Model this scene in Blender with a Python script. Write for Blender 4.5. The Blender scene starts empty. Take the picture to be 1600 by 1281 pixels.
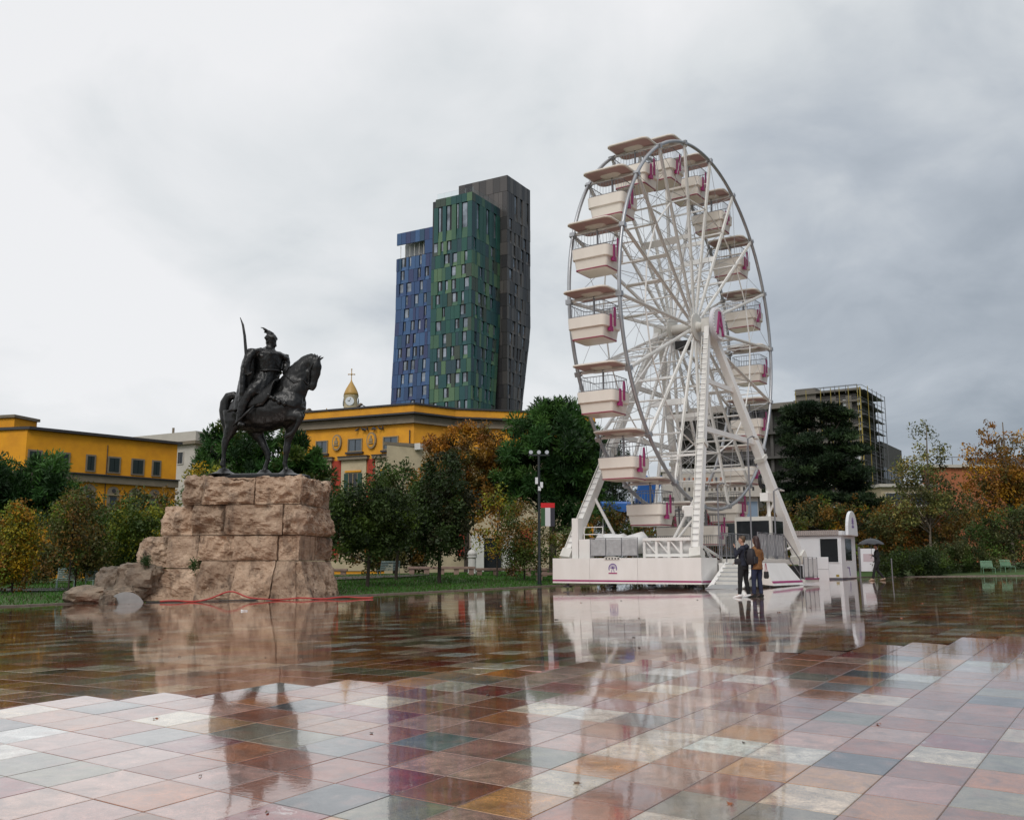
import bpy, bmesh, math, random
import numpy as np
from mathutils import Vector, Matrix, noise as mnoise

# ------------------------------------------------------------------ camera, sky, sun, exposure
scn = bpy.context.scene
COL = scn.collection
R = math.radians
cd = bpy.data.cameras.new('camera')
cd.sensor_width = 36.0; cd.sensor_fit = 'HORIZONTAL'; cd.lens = 1530.0/1600.0*36.0
cd.clip_start = 0.1; cd.clip_end = 3000.0
CAM = bpy.data.objects.new('camera', cd); COL.objects.link(CAM)
PITCH = math.atan((885.0-640.5)/1530.0)
CAM.location = (0, 0, 1.0); CAM.rotation_euler = (math.pi/2+PITCH, 0, 0)
scn.camera = CAM
scn.view_settings.view_transform = 'Standard'; scn.view_settings.look = 'None'
scn.view_settings.exposure = 0.0; scn.view_settings.gamma = 1.0
scn.view_settings.use_curve_mapping = False
try:
    scn.cycles.use_denoising = True
    scn.cycles.max_bounces = 8; scn.cycles.caustics_reflective = False; scn.cycles.caustics_refractive = False
    scn.cycles.sample_clamp_indirect = 6.0
except Exception: pass

SUN_AZ, SUN_EL = R(192.0), R(46.0)          # compass azimuth from +Y clockwise: behind the camera, a little to the left
w = bpy.data.worlds.new('World'); scn.world = w; w.use_nodes = True
nt = w.node_tree; nt.nodes.clear()
def N(tree, typ, **kw):
    n = tree.nodes.new(typ)
    for k, v in kw.items():
        if k.startswith('i_'): n.inputs[k[2:].replace('_', ' ')].default_value = v
        else: setattr(n, k, v)
    return n
out = N(nt, 'ShaderNodeOutputWorld'); bg = N(nt, 'ShaderNodeBackground')
sky = N(nt, 'ShaderNodeTexSky', sky_type='NISHITA', sun_disc=False, sun_elevation=SUN_EL, sun_rotation=SUN_AZ, dust_density=3.0)
skm = N(nt, 'ShaderNodeVectorMath', operation='SCALE'); skm.inputs['Scale'].default_value = 0.10
nt.links.new(sky.outputs[0], skm.inputs[0])
tc = N(nt, 'ShaderNodeTexCoord')
# overcast deck: the direction is projected onto a flat layer far overhead, softened near the horizon
sep = N(nt, 'ShaderNodeSeparateXYZ'); nt.links.new(tc.outputs['Generated'], sep.inputs[0])
mz = N(nt, 'ShaderNodeMath', operation='MAXIMUM'); mz.inputs[1].default_value = 0.0; nt.links.new(sep.outputs['Z'], mz.inputs[0])
ad = N(nt, 'ShaderNodeMath', operation='ADD'); ad.inputs[1].default_value = 0.42; nt.links.new(mz.outputs[0], ad.inputs[0])
dv = N(nt, 'ShaderNodeVectorMath', operation='DIVIDE'); cmb = N(nt, 'ShaderNodeCombineXYZ')
for k in 'XYZ': nt.links.new(ad.outputs[0], cmb.inputs[k])
nt.links.new(tc.outputs['Generated'], dv.inputs[0]); nt.links.new(cmb.outputs[0], dv.inputs[1])
n1 = N(nt, 'ShaderNodeTexNoise', i_Scale=1.9, i_Detail=7.0, i_Roughness=0.50, i_Distortion=0.35)
n2 = N(nt, 'ShaderNodeTexNoise', i_Scale=4.6, i_Detail=9.0, i_Roughness=0.55, i_Distortion=0.6)
mp = N(nt, 'ShaderNodeMapping'); mp.inputs['Location'].default_value = (3.4, 1.7, 0.3)
nt.links.new(dv.outputs[0], mp.inputs[0])
nt.links.new(mp.outputs[0], n1.inputs['Vector']); nt.links.new(mp.outputs[0], n2.inputs['Vector'])
mx = N(nt, 'ShaderNodeMath', operation='MULTIPLY_ADD'); mx.inputs[1].default_value = 0.35
nt.links.new(n2.outputs[0], mx.inputs[0]); nt.links.new(n1.outputs[0], mx.inputs[2])
# thicker, darker cloud towards the right (east) part of the sky, thin bright cloud in the west
dot = N(nt, 'ShaderNodeVectorMath', operation='DOT_PRODUCT'); dot.inputs[1].default_value = (-0.60, 0.0, 0.52)
nt.links.new(tc.outputs['Generated'], dot.inputs[0])
sm = N(nt, 'ShaderNodeMath', operation='ADD'); nt.links.new(mx.outputs[0], sm.inputs[0]); nt.links.new(dot.outputs['Value'], sm.inputs[1])
cr = N(nt, 'ShaderNodeValToRGB')
cr.color_ramp.elements[0].position = 0.30; cr.color_ramp.elements[0].color = (0.27, 0.315, 0.37, 1)
cr.color_ramp.elements[1].position = 1.0; cr.color_ramp.elements[1].color = (0.90, 0.905, 0.92, 1)
e = cr.color_ramp.elements.new(0.56); e.color = (0.48, 0.525, 0.58, 1)
e = cr.color_ramp.elements.new(0.78); e.color = (0.74, 0.77, 0.79, 1)
nt.links.new(sm.outputs[0], cr.inputs[0])
mix = N(nt, 'ShaderNodeMix', data_type='RGBA'); mix.inputs[0].default_value = 0.94
nt.links.new(skm.outputs[0], mix.inputs[6]); nt.links.new(cr.outputs[0], mix.inputs[7])
nt.links.new(mix.outputs[2], bg.inputs[0]); bg.inputs[1].default_value = 1.0
nt.links.new(bg.outputs[0], out.inputs[0])

sl = bpy.data.lights.new('sun', 'SUN'); sl.energy = 1.5; sl.angle = R(25); sl.color = (1.0, 0.965, 0.92)
so = bpy.data.objects.new('sun', sl); COL.objects.link(so)
sd = Vector((math.sin(SUN_AZ)*math.cos(SUN_EL), math.cos(SUN_AZ)*math.cos(SUN_EL), math.sin(SUN_EL)))
so.rotation_euler = (-sd).to_track_quat('-Z', 'Y').to_euler(); so.location = sd*60
# ------------------------------------------------------------------ helpers
random.seed(7); rng = np.random.default_rng(7)
MATS = {}
def mat(name, col, rough=0.6, metal=0.0, var=0.0, scale=3.0, bump=0.0, bscale=None, col2=None, spec=0.5, coat=0.0, stretch=None, detail=5.0):
    """Principled material; var mixes col with col2 by noise, bump adds fine relief."""
    if name in MATS: return MATS[name]
    m = bpy.data.materials.new(name); m.use_nodes = True; t = m.node_tree
    b = t.nodes['Principled BSDF']
    b.inputs['Base Color'].default_value = (*col, 1); b.inputs['Roughness'].default_value = rough
    b.inputs['Metallic'].default_value = metal; b.inputs['Specular IOR Level'].default_value = spec
    b.inputs['Coat Weight'].default_value = coat; b.inputs['Coat Roughness'].default_value = 0.08
    if var > 0 or bump > 0:
        tcn = N(t, 'ShaderNodeTexCoord'); vec = tcn.outputs['Object']
        if stretch:
            mpn = N(t, 'ShaderNodeMapping'); mpn.inputs['Scale'].default_value = stretch
            t.links.new(vec, mpn.inputs[0]); vec = mpn.outputs[0]
    if var > 0:
        nz = N(t, 'ShaderNodeTexNoise', i_Scale=scale, i_Detail=detail, i_Roughness=0.6); t.links.new(vec, nz.inputs['Vector'])
        c2 = col2 or tuple(c*0.5 for c in col)
        rp = N(t, 'ShaderNodeValToRGB')
        rp.color_ramp.elements[0].position = 0.35; rp.color_ramp.elements[1].position = 0.68
        rp.color_ramp.elements[0].color = (*[a*(1-var)+b_*var for a, b_ in zip(col, c2)], 1); rp.color_ramp.elements[1].color = (*col, 1)
        t.links.new(nz.outputs[0], rp.inputs[0]); t.links.new(rp.outputs[0], b.inputs['Base Color'])
    if bump > 0:
        nb = N(t, 'ShaderNodeTexNoise', i_Scale=bscale or scale*4, i_Detail=6.0); t.links.new(vec, nb.inputs['Vector'])
        bp = N(t, 'ShaderNodeBump', i_Strength=bump, i_Distance=0.05); t.links.new(nb.outputs[0], bp.inputs['Height'])
        t.links.new(bp.outputs[0], b.inputs['Normal'])
    MATS[name] = m; return m

def V(*a): return Vector(a)
class MB:
    """collects geometry, then links it as ONE mesh object"""
    def __init__(s): s.v = []; s.f = []; s.mi = []; s.cm = 0
    def add(s, vs, fs):
        o = len(s.v); s.v += [tuple(x) for x in vs]
        for f in fs: s.f.append(tuple(i+o for i in f)); s.mi.append(s.cm)
        return s
    def hexa(s, p): return s.add(p, [(0,3,2,1),(4,5,6,7),(0,1,5,4),(1,2,6,5),(2,3,7,6),(3,0,4,7)])
    def box(s, x0, x1, y0, y1, z0, z1):
        return s.hexa([(x0,y0,z0),(x1,y0,z0),(x1,y1,z0),(x0,y1,z0),(x0,y0,z1),(x1,y0,z1),(x1,y1,z1),(x0,y1,z1)])
    def beam(s, a, b, wx, wy=None, ref=(0,0,1), taper=1.0):
        """rectangular bar from a to b"""
        a = Vector(a); b = Vector(b); wy = wy or wx; t = (b-a).normalized(); r = Vector(ref)
        if abs(t.dot(r)) > 0.98: r = Vector((1,0,0))
        u = t.cross(r).normalized(); v = u.cross(t).normalized(); p = []
        for c, k in ((a,1.0),(b,taper)):
            for sx, sy in ((-1,-1),(1,-1),(1,1),(-1,1)): p.append(c+u*sx*wx/2*k+v*sy*wy/2*k)
        return s.hexa(p)
    def tube(s, pts, r, seg=8, cap=True, closed=False):
        pts = [Vector(p) for p in pts]; n = len(pts)
        rs = r if isinstance(r, (list, tuple)) else [r]*n
        o = len(s.v); prev = None
        for i, p in enumerate(pts):
            if closed: t = (pts[(i+1)%n]-pts[i-1]).normalized()
            else: t = (pts[min(i+1,n-1)]-pts[max(i-1,0)]).normalized()
            if prev is None:
                rf = Vector((0,0,1)) if abs(t.z) < 0.9 else Vector((1,0,0))
                u = t.cross(rf).normalized()
            else: u = (prev-t*prev.dot(t)).normalized()
            prev = u; w_ = t.cross(u)
            for k in range(seg):
                a = 2*math.pi*k/seg; s.v.append(tuple(p+(u*math.cos(a)+w_*math.sin(a))*rs[i]))
        m = n if closed else n-1
        for i in range(m):
            j = (i+1) % n
            for k in range(seg):
                l = (k+1) % seg
                s.f.append((o+i*seg+k, o+i*seg+l, o+j*seg+l, o+j*seg+k)); s.mi.append(s.cm)
        if cap and not closed:
            s.f.append(tuple(o+k for k in reversed(range(seg)))); s.mi.append(s.cm)
            s.f.append(tuple(o+(n-1)*seg+k for k in range(seg))); s.mi.append(s.cm)
        return s
    def loft(s, rings, side=(0,1,0), seg=14):
        """rings: (x,y,z,r_in_plane,r_side): elliptical sections along a path, side = direction of r_side"""
        P = [Vector(r[:3]) for r in rings]; n = len(P); sd_ = Vector(side); o = len(s.v)
        for i in range(n):
            t = (P[min(i+1,n-1)]-P[max(i-1,0)]).normalized()
            v = sd_-t*sd_.dot(t)
            v = v.normalized() if v.length > 0.15 else t.orthogonal().normalized()
            u = v.cross(t)
            for k in range(seg):
                a = 2*math.pi*k/seg
                s.v.append(tuple(P[i]+u*math.cos(a)*rings[i][3]+v*math.sin(a)*rings[i][4]))
        for i in range(n-1):
            for k in range(seg):
                l = (k+1) % seg
                s.f.append((o+i*seg+k, o+i*seg+l, o+(i+1)*seg+l, o+(i+1)*seg+k)); s.mi.append(s.cm)
        s.f.append(tuple(o+k for k in reversed(range(seg)))); s.mi.append(s.cm)
        s.f.append(tuple(o+(n-1)*seg+k for k in range(seg))); s.mi.append(s.cm)
        return s
    def ball(s, c, r, seg=12, rings=8):
        r = r if isinstance(r, (tuple, list)) else (r, r, r); o = len(s.v)
        for i in range(1, rings):
            th = math.pi*i/rings
            for k in range(seg):
                a = 2*math.pi*k/seg
                s.v.append((c[0]+r[0]*math.sin(th)*math.cos(a), c[1]+r[1]*math.sin(th)*math.sin(a), c[2]+r[2]*math.cos(th)))
        top = len(s.v); s.v.append((c[0],c[1],c[2]+r[2])); s.v.append((c[0],c[1],c[2]-r[2]))
        for i in range(rings-2):
            for k in range(seg):
                l = (k+1)%seg; s.f.append((o+i*seg+k, o+(i+1)*seg+k, o+(i+1)*seg+l, o+i*seg+l)); s.mi.append(s.cm)
        for k in range(seg):
            l = (k+1)%seg
            s.f.append((top, o+k, o+l)); s.mi.append(s.cm)
            s.f.append((top+1, o+(rings-2)*seg+l, o+(rings-2)*seg+k)); s.mi.append(s.cm)
        return s
    def lathe(s, prof, c=(0,0,0), seg=16):
        o = len(s.v); n = len(prof)
        for r_, z in prof:
            for k in range(seg):
                a = 2*math.pi*k/seg; s.v.append((c[0]+r_*math.cos(a), c[1]+r_*math.sin(a), c[2]+z))
        for i in range(n-1):
            for k in range(seg):
                l = (k+1)%seg; s.f.append((o+i*seg+k, o+i*seg+l, o+(i+1)*seg+l, o+(i+1)*seg+k)); s.mi.append(s.cm)
        s.f.append(tuple(o+k for k in reversed(range(seg)))); s.mi.append(s.cm)
        s.f.append(tuple(o+(n-1)*seg+k for k in range(seg))); s.mi.append(s.cm)
        return s
    def prism(s, poly, z0, z1):
        n = len(poly); o = len(s.v)
        s.v += [(p[0],p[1],z0) for p in poly]+[(p[0],p[1],z1) for p in poly]
        for i in range(n):
            j = (i+1)%n; s.f.append((o+i,o+j,o+n+j,o+n+i)); s.mi.append(s.cm)
        s.f.append(tuple(o+i for i in reversed(range(n)))); s.mi.append(s.cm)
        s.f.append(tuple(o+n+i for i in range(n))); s.mi.append(s.cm)
        return s
    def extr(s, poly, d):
        """polygon of 3-D points extruded by vector d"""
        n = len(poly); o = len(s.v); d = Vector(d)
        s.v += [tuple(Vector(p)) for p in poly]+[tuple(Vector(p)+d) for p in poly]
        for i in range(n):
            j = (i+1)%n; s.f.append((o+i,o+j,o+n+j,o+n+i)); s.mi.append(s.cm)
        s.f.append(tuple(o+i for i in reversed(range(n)))); s.mi.append(s.cm)
        s.f.append(tuple(o+n+i for i in range(n))); s.mi.append(s.cm)
        return s
    def mesh(s, name, mats):
        me = bpy.data.meshes.new(name); me.from_pydata(s.v, [], s.f); me.validate()
        mats = mats if isinstance(mats, (list, tuple)) else [mats]
        for m in mats: me.materials.append(m)
        if len(mats) > 1 and len(me.polygons) == len(s.mi): me.polygons.foreach_set('material_index', s.mi)
        bm = bmesh.new(); bm.from_mesh(me); bmesh.ops.recalc_face_normals(bm, faces=bm.faces); bm.to_mesh(me); bm.free()
        return me
    def build(s, name, mats, parent=None, smooth=False, bevel=0.0, loc=None):
        o = bpy.data.objects.new(name, s.mesh(name, mats)); COL.objects.link(o)
        if parent: o.parent = parent
        if loc: o.location = loc
        if smooth: shade(o, smooth)
        if bevel > 0:
            b = o.modifiers.new('bevel', 'BEVEL'); b.width = bevel; b.segments = 2; b.limit_method = 'ANGLE'
        return o
def shade(o, ang=True):
    me = o.data; me.polygons.foreach_set('use_smooth', [True]*len(me.polygons))
    if ang is not True and hasattr(me, 'set_sharp_from_angle'): me.set_sharp_from_angle(angle=R(ang))
def tag(o, label, cat, group=None):
    o['label'] = label; o['category'] = cat
    if group: o['group'] = group
    return o
def thing(name, label, cat, loc=(0,0,0), rz=0.0, group=None):
    o = bpy.data.objects.new(name, None); COL.objects.link(o); o.location = loc; o.rotation_euler = (0,0,rz)
    o.empty_display_size = 0.2
    return tag(o, label, cat, group)
def struct(o, kind='structure'): o['kind'] = kind; return o
def copy_tree(o, parent=None):
    c = o.copy(); COL.objects.link(c)
    if parent is not None: c.parent = parent
    for ch in list(o.children): copy_tree(ch, c)
    return c
def remesh(o, voxel, smooth=4, factor=0.5):
    """fuse overlapping lofts into one continuous skin"""
    m = o.modifiers.new('r', 'REMESH'); m.mode = 'VOXEL'; m.voxel_size = voxel
    if smooth:
        sm_ = o.modifiers.new('s', 'SMOOTH'); sm_.iterations = smooth; sm_.factor = factor
    # evaluated alone in a scratch scene, so that the rest of the place is not re-evaluated each time
    par = o.parent; o.parent = None
    ts_ = bpy.data.scenes.new('scratch'); ts_.collection.objects.link(o)
    vl = ts_.view_layers[0]; vl.update(); dg = vl.depsgraph; dg.update()
    me = bpy.data.meshes.new_from_object(o.evaluated_get(dg)); o.modifiers.clear(); o.data = me; o.parent = par
    ts_.collection.objects.unlink(o); bpy.data.scenes.remove(ts_)
    me.polygons.foreach_set('use_smooth', [True]*len(me.polygons))
    return o
def ruffle(o, fn):
    """push every vertex along its normal by fn(position): cast relief, cloth folds"""
    me = o.data; n = len(me.vertices); co = np.empty(n*3, np.float32); me.vertices.foreach_get('co', co); co = co.reshape(-1, 3)
    no = np.empty(n*3, np.float32); me.vertex_normals.foreach_get('vector', no); no = no.reshape(-1, 3)
    d = np.array([fn(Vector(c)) for c in co.tolist()], np.float32)
    me.vertices.foreach_set('co', (co+no*d[:, None]).ravel()); me.update()
def interp(xs, ys, x): return float(np.interp(x, xs, ys))

# grid directions of the square: NH across to the right and towards us, TH away to the right
GA = R(33.5); NH = Vector((math.cos(GA), -math.sin(GA), 0)); TH = Vector((math.sin(GA), math.cos(GA), 0))
def nt2w(n_, t_): return NH.x*n_+TH.x*t_, NH.y*n_+TH.y*t_
def z_far(x): return 0.0184*min(max(x, -30.0), 45.0)
def z_plaza(x, y): return min(0.04*(y-9.8), z_far(x))
def in_plaza(n_, t_): return (-25.8 <= n_ <= 60 and -40 <= t_ <= 60) or (-32 <= n_ <= -25.8 and -40 <= t_ <= 24)
def z_ground(x, y):
    n_ = NH.x*x+NH.y*y; t_ = TH.x*x+TH.y*y
    zp = z_plaza(x, y) if y < 30 else z_far(x)
    if in_plaza(n_, t_): return zp
    # distance outside the square
    dA = max(-25.8-n_, 0.0, t_-60 if n_ >= -25.8 else 0.0)
    if t_ > 60 and n_ >= -25.8: dA = t_-60
    elif n_ < -25.8:
        dA = (-25.8-n_) if t_ > 24 else max(-32-n_, 0.0)
        if t_ > 24 and n_ < -25.8: dA = min(dA, math.hypot(max(-32-n_, 0), t_-24)) if t_ < 34 else dA
    return zp-0.02+min(0.05*dA, 0.62)
def leafmat(name, trans=0.25, rough=0.55):
    m = bpy.data.materials.new(name); m.use_nodes = True; t = m.node_tree; b = t.nodes['Principled BSDF']; o = t.nodes['Material Output']
    at = N(t, 'ShaderNodeAttribute', attribute_name='col'); t.links.new(at.outputs['Color'], b.inputs['Base Color'])
    b.inputs['Roughness'].default_value = rough; b.inputs['Specular IOR Level'].default_value = 0.3
    tr = N(t, 'ShaderNodeBsdfTranslucent'); t.links.new(at.outputs['Color'], tr.inputs[0])
    mx_ = N(t, 'ShaderNodeMixShader'); mx_.inputs[0].default_value = trans
    t.links.new(b.outputs[0], mx_.inputs[1]); t.links.new(tr.outputs[0], mx_.inputs[2]); t.links.new(mx_.outputs[0], o.inputs[0])
    return m
m_leaf = leafmat('leaf')
def colmesh(name, vs, fs, cs, m):
    me = bpy.data.meshes.new(name); me.from_pydata(vs, [], fs); me.materials.append(m)
    ca = me.color_attributes.new('col', 'FLOAT_COLOR', 'POINT'); ca.data.foreach_set('color', np.asarray(cs, np.float32).ravel())
    o = bpy.data.objects.new(name, me); COL.objects.link(o); return o
# ------------------------------------------------------------------ ground, square, lawns
# terrain: one sheet out to the horizon with the paved square cut out of it
m_lawn = mat('lawn_soil', (0.04, 0.10, 0.016), 0.9, var=0.7, scale=0.35, col2=(0.05, 0.04, 0.018), bump=0.6, bscale=14)
ns = [-900,-500,-300,-200,-150,-120,-100,-85,-75,-66,-58,-52,-47,-43,-40,-38,-36,-34.5,-33,-32,-30.5,-29,-27.5,-26.5,-25.8,-22,-17,-12,-7,-2,5,15,30,45,60,90,150,300,500,900]
ts = [-900,-400,-200,-100,-60,-40,-20,0,10,16,20,22,24,25,26,28,30,32,34,36,38,40,42,44,46,48,50,52,54,56,58,60,61,62,64,66,69,73,78,84,92,105,120,145,180,230,300,450,700,1200]
mb = MB(); idx = {}
for i, a in enumerate(ns):
    for j, b in enumerate(ts):
        x, y = nt2w(a, b); idx[i, j] = len(mb.v)
        e = 1e-3
        # use the outside height on the border of the square
        na, tb = a, b
        z = z_ground(x, y)
        if in_plaza(a, b): z = z_ground(x, y)-0.02
        mb.v.append((x, y, z))
for i in range(len(ns)-1):
    for j in range(len(ts)-1):
        if in_plaza((ns[i]+ns[i+1])/2, (ts[j]+ts[j+1])/2): continue
        mb.f.append((idx[i,j], idx[i+1,j], idx[i+1,j+1], idx[i,j+1])); mb.mi.append(0)
g = struct(mb.build('ground', m_lawn, smooth=True))

# paved square: joint bed in two sloping facets that meet in a low ridge, tiles laid on it
def wetmat(name, src):
    m = bpy.data.materials.new(name); m.use_nodes = True; t = m.node_tree; b = t.nodes['Principled BSDF']
    geo = N(t, 'ShaderNodeNewGeometry')
    if src == 'object':
        oi = N(t, 'ShaderNodeObjectInfo'); colo, alpha, rnd = oi.outputs['Color'], oi.outputs['Alpha'], oi.outputs['Random']
    else:
        at = N(t, 'ShaderNodeAttribute', attribute_name='col'); colo, alpha = at.outputs['Color'], at.outputs['Alpha']
        rnd = geo.outputs['Random Per Island']
    # stone grain differs from slab to slab: world position pushed by the slab's random number
    off = N(t, 'ShaderNodeMath', operation='MULTIPLY'); off.inputs[1].default_value = 57.0; t.links.new(rnd, off.inputs[0])
    cx = N(t, 'ShaderNodeCombineXYZ'); t.links.new(off.outputs[0], cx.inputs[2])
    ps = N(t, 'ShaderNodeVectorMath', operation='ADD'); t.links.new(geo.outputs['Position'], ps.inputs[0]); t.links.new(cx.outputs[0], ps.inputs[1])
    nz = N(t, 'ShaderNodeTexNoise', i_Scale=5.5, i_Detail=8.0, i_Roughness=0.68, i_Distortion=0.8); t.links.new(ps.outputs[0], nz.inputs['Vector'])
    fine = N(t, 'ShaderNodeTexNoise', i_Scale=70.0, i_Detail=3.0, i_Roughness=0.7); t.links.new(ps.outputs[0], fine.inputs['Vector'])
    # mottling: lighten / darken
    r1 = N(t, 'ShaderNodeMapRange'); r1.inputs['From Min'].default_value = 0.3; r1.inputs['From Max'].default_value = 0.72
    r1.inputs['To Min'].default_value = 0.42; r1.inputs['To Max'].default_value = 1.5; t.links.new(nz.outputs[0], r1.inputs[0])
    r2 = N(t, 'ShaderNodeMapRange'); r2.inputs['From Min'].default_value = 0.3; r2.inputs['From Max'].default_value = 0.7
    r2.inputs['To Min'].default_value = 0.7; r2.inputs['To Max'].default_value = 1.3; t.links.new(fine.outputs[0], r2.inputs[0])
    mm = N(t, 'ShaderNodeMath', operation='MULTIPLY'); t.links.new(r1.outputs[0], mm.inputs[0]); t.links.new(r2.outputs[0], mm.inputs[1])
    sc = N(t, 'ShaderNodeVectorMath', operation='SCALE'); t.links.new(colo, sc.inputs[0]); t.links.new(mm.outputs[0], sc.inputs['Scale'])
    # rusty second colour in clouds
    n3 = N(t, 'ShaderNodeTexNoise', i_Scale=3.2, i_Detail=6.0, i_Roughness=0.6, i_Distortion=1.5); t.links.new(ps.outputs[0], n3.inputs['Vector'])
    r3 = N(t, 'ShaderNodeMapRange'); r3.inputs['From Min'].default_value = 0.52; r3.inputs['From Max'].default_value = 0.74
    r3.inputs['To Max'].default_value = 0.45; t.links.new(n3.outputs[0], r3.inputs[0])
    mxr = N(t, 'ShaderNodeMix', data_type='RGBA'); t.links.new(r3.outputs[0], mxr.inputs[0]); t.links.new(sc.outputs[0], mxr.inputs[6])
    mxr.inputs[7].default_value = (0.34, 0.11, 0.045, 1)
    # pale veins, only on the stones whose alpha asks for them
    # thin broken lines where a distorted noise crosses its middle, thinned out by a second noise
    wv = N(t, 'ShaderNodeTexNoise', i_Scale=4.2, i_Detail=4.0, i_Roughness=0.55, i_Distortion=1.2); t.links.new(ps.outputs[0], wv.inputs['Vector'])
    w1 = N(t, 'ShaderNodeMath', operation='SUBTRACT'); w1.inputs[1].default_value = 0.5; t.links.new(wv.outputs[0], w1.inputs[0])
    w2 = N(t, 'ShaderNodeMath', operation='ABSOLUTE'); t.links.new(w1.outputs[0], w2.inputs[0])
    w3 = N(t, 'ShaderNodeMapRange'); w3.inputs['From Min'].default_value = 0.014; w3.inputs['From Max'].default_value = 0.002; t.links.new(w2.outputs[0], w3.inputs[0])
    w4 = N(t, 'ShaderNodeMapRange'); w4.inputs['From Min'].default_value = 0.48; w4.inputs['From Max'].default_value = 0.62; t.links.new(n3.outputs[0], w4.inputs[0])
    r4 = N(t, 'ShaderNodeMath', operation='MULTIPLY'); t.links.new(w3.outputs[0], r4.inputs[0]); t.links.new(w4.outputs[0], r4.inputs[1])
    vv = N(t, 'ShaderNodeMath', operation='MULTIPLY'); t.links.new(r4.outputs[0], vv.inputs[0]); t.links.new(alpha, vv.inputs[1])
    mv = N(t, 'ShaderNodeMix', data_type='RGBA'); t.links.new(vv.outputs[0], mv.inputs[0]); t.links.new(mxr.outputs[2], mv.inputs[6]); mv.inputs[7].default_value = (0.5, 0.42, 0.4, 1)
    last = mv.outputs[2]
    if src == 'object':
        # grime gathered along the joints, broken up by noise
        tg = N(t, 'ShaderNodeTexCoord'); sg_ = N(t, 'ShaderNodeSeparateXYZ'); t.links.new(tg.outputs['Generated'], sg_.inputs[0]); dd = []
        for ax in 'XY':
            a1_ = N(t, 'ShaderNodeMath', operation='SUBTRACT'); a1_.inputs[1].default_value = 0.5; t.links.new(sg_.outputs[ax], a1_.inputs[0])
            a2_ = N(t, 'ShaderNodeMath', operation='ABSOLUTE'); t.links.new(a1_.outputs[0], a2_.inputs[0]); dd.append(a2_)
        mxx = N(t, 'ShaderNodeMath', operation='MAXIMUM'); t.links.new(dd[0].outputs[0], mxx.inputs[0]); t.links.new(dd[1].outputs[0], mxx.inputs[1])
        ed = N(t, 'ShaderNodeMath', operation='MULTIPLY_ADD'); ed.inputs[1].default_value = 0.10; t.links.new(nz.outputs[0], ed.inputs[0]); t.links.new(mxx.outputs[0], ed.inputs[2])
        er_ = N(t, 'ShaderNodeMapRange'); er_.inputs['From Min'].default_value = 0.49; er_.inputs['From Max'].default_value = 0.56; er_.inputs['To Max'].default_value = 0.35; t.links.new(ed.outputs[0], er_.inputs[0])
        eg = N(t, 'ShaderNodeMix', data_type='RGBA'); t.links.new(er_.outputs[0], eg.inputs[0]); t.links.new(last, eg.inputs[6]); eg.inputs[7].default_value = (0.07, 0.04, 0.025, 1); last = eg.outputs[2]
    t.links.new(last, b.inputs['Base Color'])
    # water film: very smooth, with drier dull spots and faint ripples
    wn = N(t, 'ShaderNodeTexNoise', i_Scale=0.9, i_Detail=5.0, i_Roughness=0.65); t.links.new(geo.outputs['Position'], wn.inputs['Vector'])
    r5 = N(t, 'ShaderNodeMapRange'); r5.inputs['From Min'].default_value = 0.45; r5.inputs['From Max'].default_value = 0.8
    r5.inputs['To Min'].default_value = 0.012; r5.inputs['To Max'].default_value = 0.06; t.links.new(wn.outputs[0], r5.inputs[0])
    b.inputs['Roughness'].default_value = 0.12; b.inputs['IOR'].default_value = 1.7
    cw = N(t, 'ShaderNodeMapRange'); cw.inputs['From Min'].default_value = 0.35; cw.inputs['From Max'].default_value = 0.62; cw.inputs['To Min'].default_value = 0.8; cw.inputs['To Max'].default_value = 1.0; t.links.new(n3.outputs[0], cw.inputs[0]); t.links.new(cw.outputs[0], b.inputs['Coat Weight']); b.inputs['Coat IOR'].default_value = 1.9; t.links.new(r5.outputs[0], b.inputs['Coat Roughness'])
    rp = N(t, 'ShaderNodeTexNoise', i_Scale=26.0, i_Detail=3.0, i_Roughness=0.6); t.links.new(geo.outputs['Position'], rp.inputs['Vector'])
    bp = N(t, 'ShaderNodeBump', i_Strength=0.013, i_Distance=0.015); t.links.new(rp.outputs[0], bp.inputs['Height'])
    t.links.new(bp.outputs[0], b.inputs['Coat Normal'])
    bp2 = N(t, 'ShaderNodeBump', i_Strength=0.03, i_Distance=0.03); t.links.new(fine.outputs[0], bp2.inputs['Height']); t.links.new(bp.outputs[0], bp2.inputs['Normal'])
    t.links.new(bp2.outputs[0], b.inputs['Normal'])
    return m
m_tile_o = wetmat('wet_polished_stone_single', 'object'); m_tile_a = wetmat('wet_polished_stone', 'attribute')
m_bed = mat('joint_bed', (0.27, 0.215, 0.175), 0.3, var=0.4, scale=8)
mb = MB()
an = np.linspace(-32, 60, 93); at_ = np.linspace(-40, 60, 101); vid = {}
def bedz(x, y): return z_plaza(x, y)-0.007
for i, a in enumerate(an):
    for j, b_ in enumerate(at_):
        x, y = nt2w(a, b_); vid[i, j] = len(mb.v); mb.v.append((x, y, bedz(x, y)))
for i in range(len(an)-1):
    for j in range(len(at_)-1):
        if in_plaza((an[i]+an[i+1])/2, (at_[j]+at_[j+1])/2): mb.f.append((vid[i,j], vid[i+1,j], vid[i+1,j+1], vid[i,j+1])); mb.mi.append(0)
plaza = struct(mb.build('plaza', m_bed))
TN, TT = 0.410, 0.458
PAL = [((0.27,0.075,0.030),0.15,24),((0.34,0.125,0.045),0.1,14),((0.20,0.175,0.12),0.1,10),((0.155,0.15,0.14),0.2,5),((0.58,0.56,0.50),0.0,10),
       ((0.22,0.022,0.020),1.0,9),((0.42,0.24,0.185),0.3,12),((0.46,0.23,0.08),0.3,6),((0.58,0.47,0.35),0.0,9),((0.30,0.14,0.105),0.2,9),((0.035,0.035,0.038),0.4,3)]
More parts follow.
